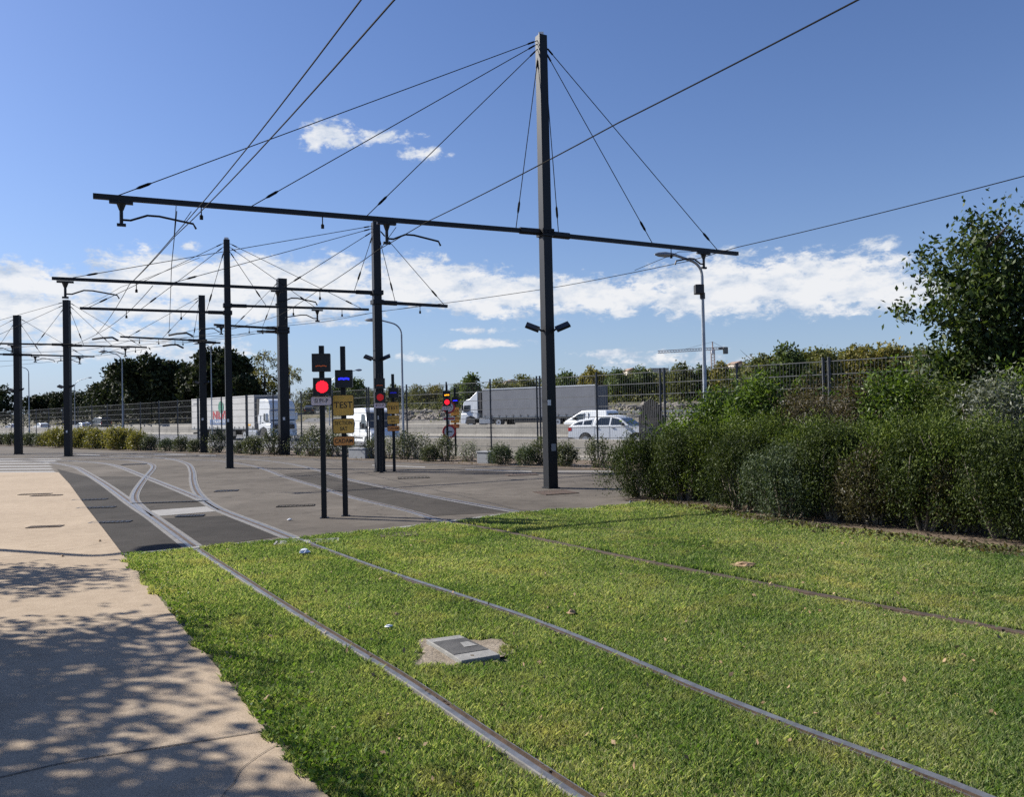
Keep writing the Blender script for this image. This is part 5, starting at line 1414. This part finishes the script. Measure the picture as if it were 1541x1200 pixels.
for i, (px, _, Y, w, h, mt, lf, lb) in enumerate(BH):
    x = (px - 770.5) / F * Y
    shrub('tall_shrub', lb, (x, Y, 0), w, 1.4, h, 420, 20 if lf > .07 else 34, lf, M[mt], 60 + i, 12, 3.2, .1, .13, .35, 'taller shrubs behind the hedge', .2, .12, sprays=26, slen=.75)
# low shrubs in the bed along the fence: a few kinds, copied
protos = {}
def low_shrub(kind, loc, sc_, label, rz):
    if kind not in protos:
        sd = 100 + len(protos) * 7
        if kind == 'green': o = shrub('low_shrub', label, (0, 0, 0), 1.15, 1.1, .78, 190, 16, .085, M['shrubgreen'], sd, 10, 2.4, .2, .08, .4, 'low shrubs in the bed along the fence', .1)
        if kind == 'round': o = shrub('low_shrub', label, (0, 0, 0), 1.1, 1.1, .72, 230, 18, .07, M['hedge_grey'], sd, 10, 2.4, .2, .07, .5, 'low shrubs in the bed along the fence', .08)
        if kind == 'sparse': o = shrub('low_shrub', label, (0, 0, 0), 1.5, 1.2, 1.05, 120, 15, .095, M['shrubgreen'], sd, 16, 2.2, .3, .10, .2, 'low shrubs in the bed along the fence', .3)
        if kind == 'yellow': o = shrub('low_shrub', label, (0, 0, 0), 1.6, 1.3, .98, 190, 15, .11, M['shrubyellow'], sd, 14, 2.4, .3, .10, .35, 'low shrubs in the bed along the fence', .3)
        if kind == 'pale': o = shrub('low_shrub', label, (0, 0, 0), 1.4, 1.2, .95, 100, 13, .09, M['silverleaf'], sd, 16, 2.4, .4, .10, .25, 'low shrubs in the bed along the fence', .35)
        protos[kind] = o; o.location = loc; o.rotation_euler = (0, 0, rz); o.scale = (sc_,) * 3
        return o
    return dup(protos[kind], loc, rz, sc_, label)
LS = [(898, 'sparse', .95, 20.9, 'open twiggy shrub just left of the hedge end'), (848, 'green', 1.05, 20.9, 'dense green shrub right of the tallest mast foot'), (812, 'sparse', .9, 21.2, 'small shrub hidden by the tallest mast foot'),
      (790, 'round', .95, 20.7, 'round grey-green shrub left of the tallest mast'), (752, 'round', 1.0, 20.7, 'round grey-green shrub beside the low grey block'),
      (705, 'pale', .8, 21.3, 'wispy pale shrub right of the farthest signals'), (668, 'sparse', .95, 21.2, 'shrub at the foot of the farthest signals'), (645, 'green', .85, 20.7, 'dark low shrub left of the farthest red signal'),
      (628, 'pale', 1.15, 21.6, 'tall pale twiggy shrub right of the second lamp'), (607, 'sparse', 1.1, 21.3, 'yellow-green shrub at the second lamp foot'), (583, 'pale', 1.0, 21.4, 'pale shrub behind the middle test post'), (560, 'sparse', .9, 21.2, 'shrub behind the middle red signal'),
      (512, 'pale', 1.2, 21.5, 'tall pale shrub behind the front test post'), (492, 'sparse', 1.15, 21.2, 'leafy shrub behind the front red signal post'), (470, 'sparse', 1.3, 21.2, 'tall leafy shrub left of the front red signal'), (448, 'pale', 1.1, 21.6, 'pale shrub right of the thick fifth mast'),
      (410, 'sparse', 1.2, 21.0, 'shrub left of the thick fifth mast'), (380, 'green', 1.4, 20.8, 'wide green shrub below the lorry tank'), (360, 'green', 1.0, 21.0, 'green shrub just right of the fourth mast'), (326, 'sparse', 1.25, 21.0, 'shrub between the third and fourth masts'),
      (292, 'green', 1.1, 20.8, 'green shrub just left of the third mast'), (272, 'green', 1.3, 20.8, 'green shrub below the rear of the white trailer'), (250, 'round', 1.2, 20.8, 'rounded dark shrub left of the white trailer'), (224, 'green', 1.4, 20.8, 'green shrub at the right end of the yellow ones')]
for i, (px, k, s, o, lb) in enumerate(LS):
    q = at_off(px, o); low_shrub(k, (q.x, q.y, 0), s * (.70 if px < 430 and k != 'sparse' else .80), lb, random.random() * 6)
for i, px in enumerate((206, 190, 174, 158, 143, 129, 116, 104, 88, 74)):
    q = at_off(px, 20.6 + .35 * (i % 2)); low_shrub('yellow', (q.x, q.y, 0), 1.0 + .10 * (i % 3), 'yellow leaved shrub in the row behind the second mast', random.random() * 6)
for i, px in enumerate((60, 46, 32, 16, 2, -14)):
    q = at_off(px, 20.7); low_shrub('green', (q.x, q.y, 0), 1.0 + .1 * (i % 2), 'dark green shrub in the row left of the yellow ones', random.random() * 6)

# far trees
def far_tree(px, toppx_y, Y, wpx, mat, label, kind='oak', seed=0, name='broadleaf_tree', base_z=None, group='trees beyond the motorway', dens=1.0):
    k = (px - 770.5) / F; x = k * Y; z0 = zt(x, Y) if base_z is None else base_z
    top = P(px, toppx_y - (10 if kind == 'oak' else 2), Y).z; h = top - z0; w = wpx / F * Y
    if kind == 'pine':
        lob = [(random.uniform(-.32, .32) * w, random.uniform(-.3, .3) * w, h * random.uniform(.50, .84), w * random.uniform(.22, .34), w * random.uniform(.22, .34), h * random.uniform(.10, .16)) for i in range(9)] + [(0, 0, h * .66, w * .42, w * .38, h * .24), (0, 0, h * .38, w * .40, w * .36, h * .30)]
        return tree(name, label, (x, Y, z0), h, lob, int(620 * dens), 10, h * .024, h * .06, M[mat], M['bark'], group, h * .7, h * .022, 8, 1.7, 0, seed, .6)
    if kind == 'open':
        lob = [(random.uniform(-.3, .3) * w, random.uniform(-.3, .3) * w, h * random.uniform(.35, .88), w * random.uniform(.13, .22), w * .2, h * random.uniform(.07, .12)) for i in range(14)]
        return tree(name, label, (x, Y, z0), h, lob, int(150 * dens), 9, h * .018, h * .028, M[mat], M['bark'], group, h * .85, h * .018, 18, 1.8, 0, seed, .2)
    lob = lobes_random(seed, w * .56, h * .12, h * .93, 10)
    return tree(name, label, (x, Y, z0), h, lob, int(420 * dens), 10, h * .03, h * .055, M[mat], M['bark'], group, h * .7, h * .02, 8, 1.7, 0, seed, .55)
FT_ = [(-20, 578, 190, 110, 'pine', 'pine', 'dark pine at the left picture edge', 'umbrella_pine'),
       (62, 590, 205, 60, 'pine', 'pine', 'low dark pine behind the leftmost lamp', 'umbrella_pine'), (98, 585, 200, 62, 'pine', 'pine', 'dark pine directly behind the second mast', 'umbrella_pine'), (126, 592, 198, 38, 'pine', 'pine', 'small dark pine right of the second mast', 'umbrella_pine'),
       (162, 566, 175, 62, 'pine', 'pine', 'dark pine topped by a paler tuft behind the curved lamp', 'umbrella_pine'), (172, 552, 185, 34, 'pine', 'oak', 'paler tuft of a cypress behind the dark pine', 'umbrella_pine'),
       (212, 538, 160, 66, 'pine', 'pine', 'big dark tree with a domed crown left of the third mast', 'dark_tree'), (250, 532, 158, 70, 'pine', 'pine', 'tallest dark domed tree left of the third mast', 'dark_tree'), (288, 545, 152, 50, 'pine', 'pine', 'dark tree partly behind the third mast', 'dark_tree'),
       (316, 522, 148, 60, 'pine', 'pine', 'tall dark tree just right of the third mast', 'dark_tree'), (352, 524, 146, 62, 'pine', 'pine', 'tall dark tree behind the fourth mast', 'dark_tree'), (372, 560, 142, 40, 'pine', 'pine', 'lower right shoulder of the dark tree group', 'dark_tree'),
       (398, 521, 150, 52, 'poplar', 'open', 'yellowing open tree right of the dark group', 'poplar_tree'), (384, 548, 152, 40, 'poplar', 'open', 'smaller yellowing tree against the dark group', 'poplar_tree'), (436, 545, 160, 44, 'poplar', 'open', 'thin open tree behind the thick fifth mast', 'poplar_tree'),
       (470, 590, 150, 44, 'wood', 'oak', 'olive tree behind the front red signal', 'broadleaf_tree'), (505, 583, 140, 36, 'wood_green', 'oak', 'green tree behind the front test post', 'broadleaf_tree'), (532, 572, 130, 40, 'wood_green', 'oak', 'pale green tree right of the front test post', 'broadleaf_tree'),
       (563, 592, 150, 40, 'wood', 'oak', 'olive tree behind the second mast', 'broadleaf_tree'), (594, 586, 150, 40, 'wood', 'oak', 'olive tree behind the middle test post', 'broadleaf_tree'), (628, 588, 140, 44, 'wood', 'oak', 'olive tree right of the second lamp', 'broadleaf_tree'), (655, 586, 140, 36, 'wood_gold', 'oak', 'golden tree left of the farthest signals', 'broadleaf_tree'),
       (709, 563, 105, 34, 'wood_green', 'oak', 'pointed green tree above the white lorry cab', 'broadleaf_tree'), (690, 582, 120, 30, 'wood_green', 'oak', 'small green tree behind the farthest test post', 'broadleaf_tree'), (752, 578, 140, 46, 'wood', 'oak', 'olive tree just above the grey trailer front', 'broadleaf_tree'),
       (790, 568, 140, 44, 'wood', 'oak', 'olive tree left of the tallest mast', 'broadleaf_tree'), (850, 560, 130, 46, 'wood_green', 'oak', 'green tree right of the tallest mast', 'broadleaf_tree'), (893, 552, 125, 44, 'wood_gold', 'oak', 'golden tree above the trailer rear', 'broadleaf_tree'),
       (930, 560, 118, 44, 'wood_green', 'oak', 'dark green tree above the small white van', 'broadleaf_tree'), (968, 556, 118, 44, 'wood_green', 'oak', 'green tree left of the double fence post', 'broadleaf_tree'), (1028, 551, 112, 46, 'wood', 'oak', 'olive tree left of the tall street lamp', 'broadleaf_tree'),
       (1088, 546, 110, 44, 'wood_gold', 'oak', 'golden tree under the tower crane', 'broadleaf_tree'), (1060, 553, 112, 40, 'wood_green', 'oak', 'green tree behind the tall street lamp', 'broadleaf_tree'),
       (1145, 536, 84, 70, 'wood', 'oak', 'large olive tree left of the tallest treeline peak', 'broadleaf_tree'), (1187, 519, 82, 62, 'wood_green', 'oak', 'tallest tree of the treeline, with a pointed crown', 'broadleaf_tree'), (1235, 524, 86, 70, 'wood', 'oak', 'olive tree behind the right double fence post', 'broadleaf_tree'),
       (1290, 520, 90, 74, 'wood_gold', 'oak', 'wide golden-olive tree right of the double fence post', 'broadleaf_tree'), (1340, 515, 90, 62, 'wood_gold', 'oak', 'golden tree left of the near broadleaf tree', 'broadleaf_tree'), (1400, 525, 80, 70, 'wood', 'oak', 'olive tree partly behind the near broadleaf tree', 'broadleaf_tree'),
       (1470, 530, 80, 70, 'wood', 'oak', 'tree behind the crown of the near broadleaf tree', 'broadleaf_tree'), (1545, 530, 78, 70, 'wood', 'oak', 'tree of the wood at the right edge', 'broadleaf_tree')]
for i, (px, ty, Y, wp, mt, kd, lb, nm) in enumerate(FT_):
    far_tree(px, ty, Y, wp, mt, lb, kd, 200 + i, nm)
# the mass of the wood between and behind those trees
def wood_mass(pxs, mat, dY, n, lift=0.0):
    C = []; S = []
    for (px, ty, Y, wp) in pxs:
        k = (px - 770.5) / F; x = k * (Y + dY); z0 = zt(x, Y + dY); top = P(px, ty, Y + dY).z
        w = wp / F * (Y + dY) * .75; h = top - z0
        m = n
        d = unit(rng.normal(size=(m, 3))) * (rng.random((m, 1)) ** .25)
        c = np.array([x, Y + dY, z0 + h * .45]) + d * np.array([w, w * .7, h * .52])
        q = np.repeat(c, 6, 0) + rng.normal(size=(m * 6, 3)) * h * .03
        C.append(q[q[:, 2] > z0]); S.append(np.full((q[:, 2] > z0).sum(), h * .065))
    C = np.concatenate(C); S = np.concatenate(S)
    return leaf_verts(C, S, 1.7)
ftx = sorted((f[0], f[1], f[2]) for f in FT_ if f[0] > 440 and f[0] not in (709,))
rows = []
for px in np.arange(446, 1600, 6.0):
    ty = float(np.interp(px, [f[0] for f in ftx], [f[1] for f in ftx])); Yy = float(np.interp(px, [f[0] for f in ftx], [f[2] for f in ftx]))
    rows.append((px, ty + random.uniform(-2, 9), Yy + random.uniform(-3, 9), 30))
np_mesh('far_wood', wood_mass(rows, None, 6, 120), 4, M['wood'], kind='stuff', label='mass of the olive green wood beyond the motorway')
rowl = [(f[0] + random.uniform(-10, 10), f[1] + 22, f[2], f[3] * 1.5) for f in FT_ if f[0] < 380]
np_mesh('pine_wood', wood_mass(rowl, None, 10, 420), 4, M['pine'], kind='stuff', label='dark mass of the pine wood at left')
# scrub along the verge
C = []
for i in range(1150):
    s = random.uniform(-200, 60); o = random.uniform(77, 90) if s > -90 else random.uniform(71, 95)
    if i > 900: s = random.uniform(-75, -25); o = random.uniform(68.5, 72)
    p = OS(o, s)
    c = np.array([p.x, p.y, p.z + random.uniform(.2, 1.3)]); C.append(c + rng.normal(size=(14, 3)) * np.array([.6, .6, .35]))
C = np.concatenate(C); np_mesh('verge_scrub', leaf_verts(C, .3, 2.0), 4, M['wood'], kind='stuff', label='low scrub along the far motorway verge')

# ------------------------------------------------------------------ buildings on the hill and the tower crane
def house(label, px, py, Y, w, h, d=9, roof=True, rz=0.0):
    w *= .5; c = P(px, py + 3, Y); zg = c.z - h
    t = thing('hillside_house', label, 'building', (c.x, c.y, zg), rz)
    MB().box((0, 0, h / 2 - 4), (w, d, h + 8)).build('wall', M['building'], t, world=False)
    if roof:
        MB().prism([(-w / 2 - .4, h), (0, h + 1.6), (w / 2 + .4, h)], -d / 2 - .4, d / 2 + .4).build('roof', M['rooftile'], t, world=False)
    else: MB().box((0, 0, h + .2), (w + .4, d + .4, .4)).build('roof', M['white_conc'], t, world=False)
    n = max(2, int(w / 4))
    for r_ in range(2):
        for k in range(n):
            MB().box((-w / 2 + w * (k + .5) / n, -d / 2 - .03, h - 1.8 - 3 * r_), (1.3, .08, 1.4)).build('window', M['glass'], t, world=False)
for px, py, Y, w, h, rf, lb in ((948, 556, 420, 12, 6, True, 'pale house peeping over the trees, left of the tall lamp'), (988, 553, 430, 20, 8, False, 'long pale flat roofed building over the trees near the double fence post'), (966, 559, 410, 10, 6, True, 'small house between two pale buildings over the trees'),
                                (1108, 546, 400, 14, 8, True, 'house with red roof under the crane counterweight'), (1130, 549, 390, 10, 6, True, 'small red roofed house right of the crane'), (768, 573, 430, 14, 6, True, 'pale house above the grey trailer, left of the tallest mast')):
    house(lb, px, py, Y, w, h, 9, rf, R(12))
def crane():
    Y = 430; m0 = P(1073, 548, Y); top = P(1072, 527, Y).z; x = m0.x
    t = thing('tower_crane', 'distant tower crane with a long jib above the treeline', 'crane', (x, Y, 10))
    sc_ = Y / F
    def lattice(mb, a, b, w, n):
        a, b = Vector(a), Vector(b); d = (b - a).normalized(); ref = Vector((0, 0, 1)) if abs(d.z) < .9 else Vector((0, 1, 0))
        u = d.cross(ref).normalized() * w / 2; v = u.cross(d).normalized() * w / 2
        cs = [u + v, u - v, -u - v, -u + v]
        for c in cs: mb.bar(a + c, b + c, .22)
        for k in range(n):
            p, q = a.lerp(b, k / n), a.lerp(b, (k + 1) / n)
            for i in range(4): mb.bar(p + cs[i], q + cs[(i + 1) % 4], .14)
    mb = MB(); lattice(mb, (x, Y, 8), (x, Y, top), 1.7, 16); mb.build('crane_mast', M['craneyellow'], t)
    mb = MB(); lattice(mb, (x + 1, Y, top + .7), (P(992, 527, Y).x, Y + 4, top - .2), 1.2, 20); mb.build('jib', M['craneyellow'], t)
    mb = MB(); lattice(mb, (x, Y, top + .7), (P(1093, 527, Y).x, Y - 1, top + .7), 1.2, 6); mb.build('counter_jib', M['craneyellow'], t)
    mb = MB(); mb.bar((x, Y, top), (x, Y, top + 4.5), .5); mb.bar((x, Y, top + 4.4), (x - 14, Y + 2, top + 1), .12); mb.bar((x, Y, top + 4.4), (x + 6, Y, top + 1), .12); mb.build('apex', M['craneyellow'], t)
    mb = MB(); cx = P(1091, 527, Y).x; mb.box((cx, Y - 1, top - .5), (2.4, 1.6, 3.6)); mb.box((cx - 2.6, Y - 1, top + .6), (2.0, 1.4, 1.0)); mb.build('counterweight', M['craneblock'], t, bevel=.1)
    mb = MB(); mb.box((x - .3, Y - 1.3, top - 1.2), (1.5, 1.4, 2)); mb.build('cab', M['signwhite'], t, bevel=.1)
crane()

# ------------------------------------------------------------------ sky with clouds, sun
SUN_EL = R(36); TR = R(22)            # light travels to the right and a little towards the camera
ldir = Vector((cos(TR) * cos(SUN_EL), -sin(TR) * cos(SUN_EL), -sin(SUN_EL)))
sd = bpy.data.lights.new('sun', 'SUN'); so = bpy.data.objects.new('sun', sd); COL.objects.link(so)
sd.energy = 5.0; sd.angle = R(.53); sd.color = (1.0, .955, .88)
so.rotation_euler = ldir.to_track_quat('-Z', 'Y').to_euler(); so.location = (-20, 8, 15)
wd = bpy.data.worlds.new('World'); SC.world = wd; wd.use_nodes = True; nt = wd.node_tree
bg = nt.nodes['Background']
sky = nt.nodes.new('ShaderNodeTexSky'); sky.sky_type = 'NISHITA'; sky.sun_disc = False
sky.sun_elevation = SUN_EL; sky.sun_rotation = atan2(-ldir.x, -ldir.y)
sky.altitude = 20; sky.air_density = 1.15; sky.dust_density = .6; sky.ozone_density = 4.0
SKY_STR = .058
bg.inputs['Strength'].default_value = SKY_STR
tc = nt.nodes.new('ShaderNodeTexCoord'); sx = nt.nodes.new('ShaderNodeSeparateXYZ'); L(nt, tc.outputs['Generated'], sx.inputs[0])
az = math_(nt, 'ARCTAN2', sx.outputs[0], sx.outputs[1]); el = math_(nt, 'ARCSINE', sx.outputs[2])
def px_dir(px, py):
    d = ray(px, py).normalized(); return atan2(d.x, d.y), math.asin(d.z)
def cnoise(sa, se, detail, rough, ofs=0.0, dist=0.0):
    cv = nt.nodes.new('ShaderNodeCombineXYZ'); L(nt, math_(nt, 'MULTIPLY', az, sa), cv.inputs[0]); L(nt, math_(nt, 'MULTIPLY_ADD', el, se, ofs), cv.inputs[1]); cv.inputs[2].default_value = ofs
    n = nt.nodes.new('ShaderNodeTexNoise'); n.inputs['Scale'].default_value = 1.0; n.inputs['Detail'].default_value = detail; n.inputs['Roughness'].default_value = rough; n.inputs['Distortion'].default_value = dist
    L(nt, cv.outputs[0], n.inputs['Vector']); return n.outputs['Fac']
blobs = [(50, 425, 90, 34, 1.05), (225, 418, 100, 46, 1.1), (380, 428, 160, 50, 1.25), (480, 422, 120, 44, 1.2), (640, 428, 140, 50, 1.2), (760, 445, 120, 42, 1.15), (900, 445, 140, 38, 1.1), (1080, 432, 140, 56, 1.15), (1230, 428, 160, 52, 1.2), (1345, 438, 90, 34, 1.05), (40, 462, 170, 38, 1.05), (300, 465, 280, 26, 1.0),
         (495, 205, 46, 26, .95), (580, 206, 60, 13, .72), (632, 232, 46, 14, .8), (285, 371, 22, 8, .55), (1322, 370, 34, 13, .7), (1288, 398, 42, 10, .75), (1300, 378, 26, 10, .5),
         (740, 518, 70, 11, .72), (905, 532, 44, 8, .6), (725, 497, 60, 8, .55), (945, 470, 50, 10, .7), (160, 523, 210, 26, .8), (80, 500, 170, 26, .75), (620, 540, 60, 10, .5), (1010, 540, 120, 20, .5), (500, 485, 60, 9, .5)]
msk = None
for (px, py, rx, ry, amp) in blobs:
    a0, e0 = px_dir(px, py)
    u = math_(nt, 'MULTIPLY', math_(nt, 'SUBTRACT', az, a0), F / rx * .92); v = math_(nt, 'MULTIPLY', math_(nt, 'SUBTRACT', el, e0), F / ry)
    d2 = math_(nt, 'ADD', math_(nt, 'MULTIPLY', u, u), math_(nt, 'MULTIPLY', v, v))
    g = math_(nt, 'MULTIPLY', math_(nt, 'SUBTRACT', 1.0, math_(nt, 'POWER', d2, .75)), amp)
    msk = g if msk is None else math_(nt, 'MAXIMUM', msk, g)
msk = math_(nt, 'MAXIMUM', msk, -1.0)
n1 = cnoise(26, 50, 10, .64, 3.1, .35); n2 = cnoise(70, 120, 6, .65, 9.2)
dn = math_(nt, 'ADD', math_(nt, 'MULTIPLY', math_(nt, 'SUBTRACT', n1, .5), 2.5), math_(nt, 'MULTIPLY', math_(nt, 'SUBTRACT', n2, .5), 1.3))
dens = math_(nt, 'ADD', math_(nt, 'MULTIPLY', msk, 1.0), dn)
mr = nt.nodes.new('ShaderNodeMapRange'); mr.interpolation_type = 'SMOOTHSTEP'; mr.inputs['From Min'].default_value = .10; mr.inputs['From Max'].default_value = .72
L(nt, dens, mr.inputs['Value'])
n3 = cnoise(26, 60, 7, .6, 5.7); 
shade = ramp(nt, math_(nt, 'ADD', math_(nt, 'MULTIPLY', n3, .8), math_(nt, 'MULTIPLY', dens, .18)), [(.36, (.56, .65, .79)), (.50, (.80, .85, .93)), (.62, (.98, .985, 1.0))])
cl = mix(nt, 1.0, shade.outputs['Color'], (9.4, 9.4, 9.4), 'MULTIPLY')
tint = mix(nt, 1.0, sky.outputs['Color'], (.90, .97, 1.25), 'MULTIPLY')
hz = math_(nt, 'MULTIPLY', math_(nt, 'POWER', 2.718, math_(nt, 'MULTIPLY', math_(nt, 'MAXIMUM', el, 0.0), -9.0)), .75)
tint = mix(nt, hz, tint, (4.5, 6.1, 8.4))
fin = mix(nt, math_(nt, 'MULTIPLY', mr.outputs[0], .93), tint, cl)
L(nt, fin, bg.inputs['Color'])

# ------------------------------------------------------------------ render settings
SC.view_settings.view_transform = 'Standard'; SC.view_settings.look = 'None'
SC.view_settings.exposure = 0.76; SC.view_settings.gamma = 1.0
SC.render.engine = 'CYCLES'; SC.cycles.max_bounces = 6; SC.cycles.diffuse_bounces = 3; SC.cycles.transmission_bounces = 3
SC.cycles.use_denoising = False
SC.render.filter_size = 1.3 if hasattr(SC.render, 'filter_size') else 1.5
for o in bpy.data.objects:
    if '_org' in o: del o['_org']
print('grass blades', NG)
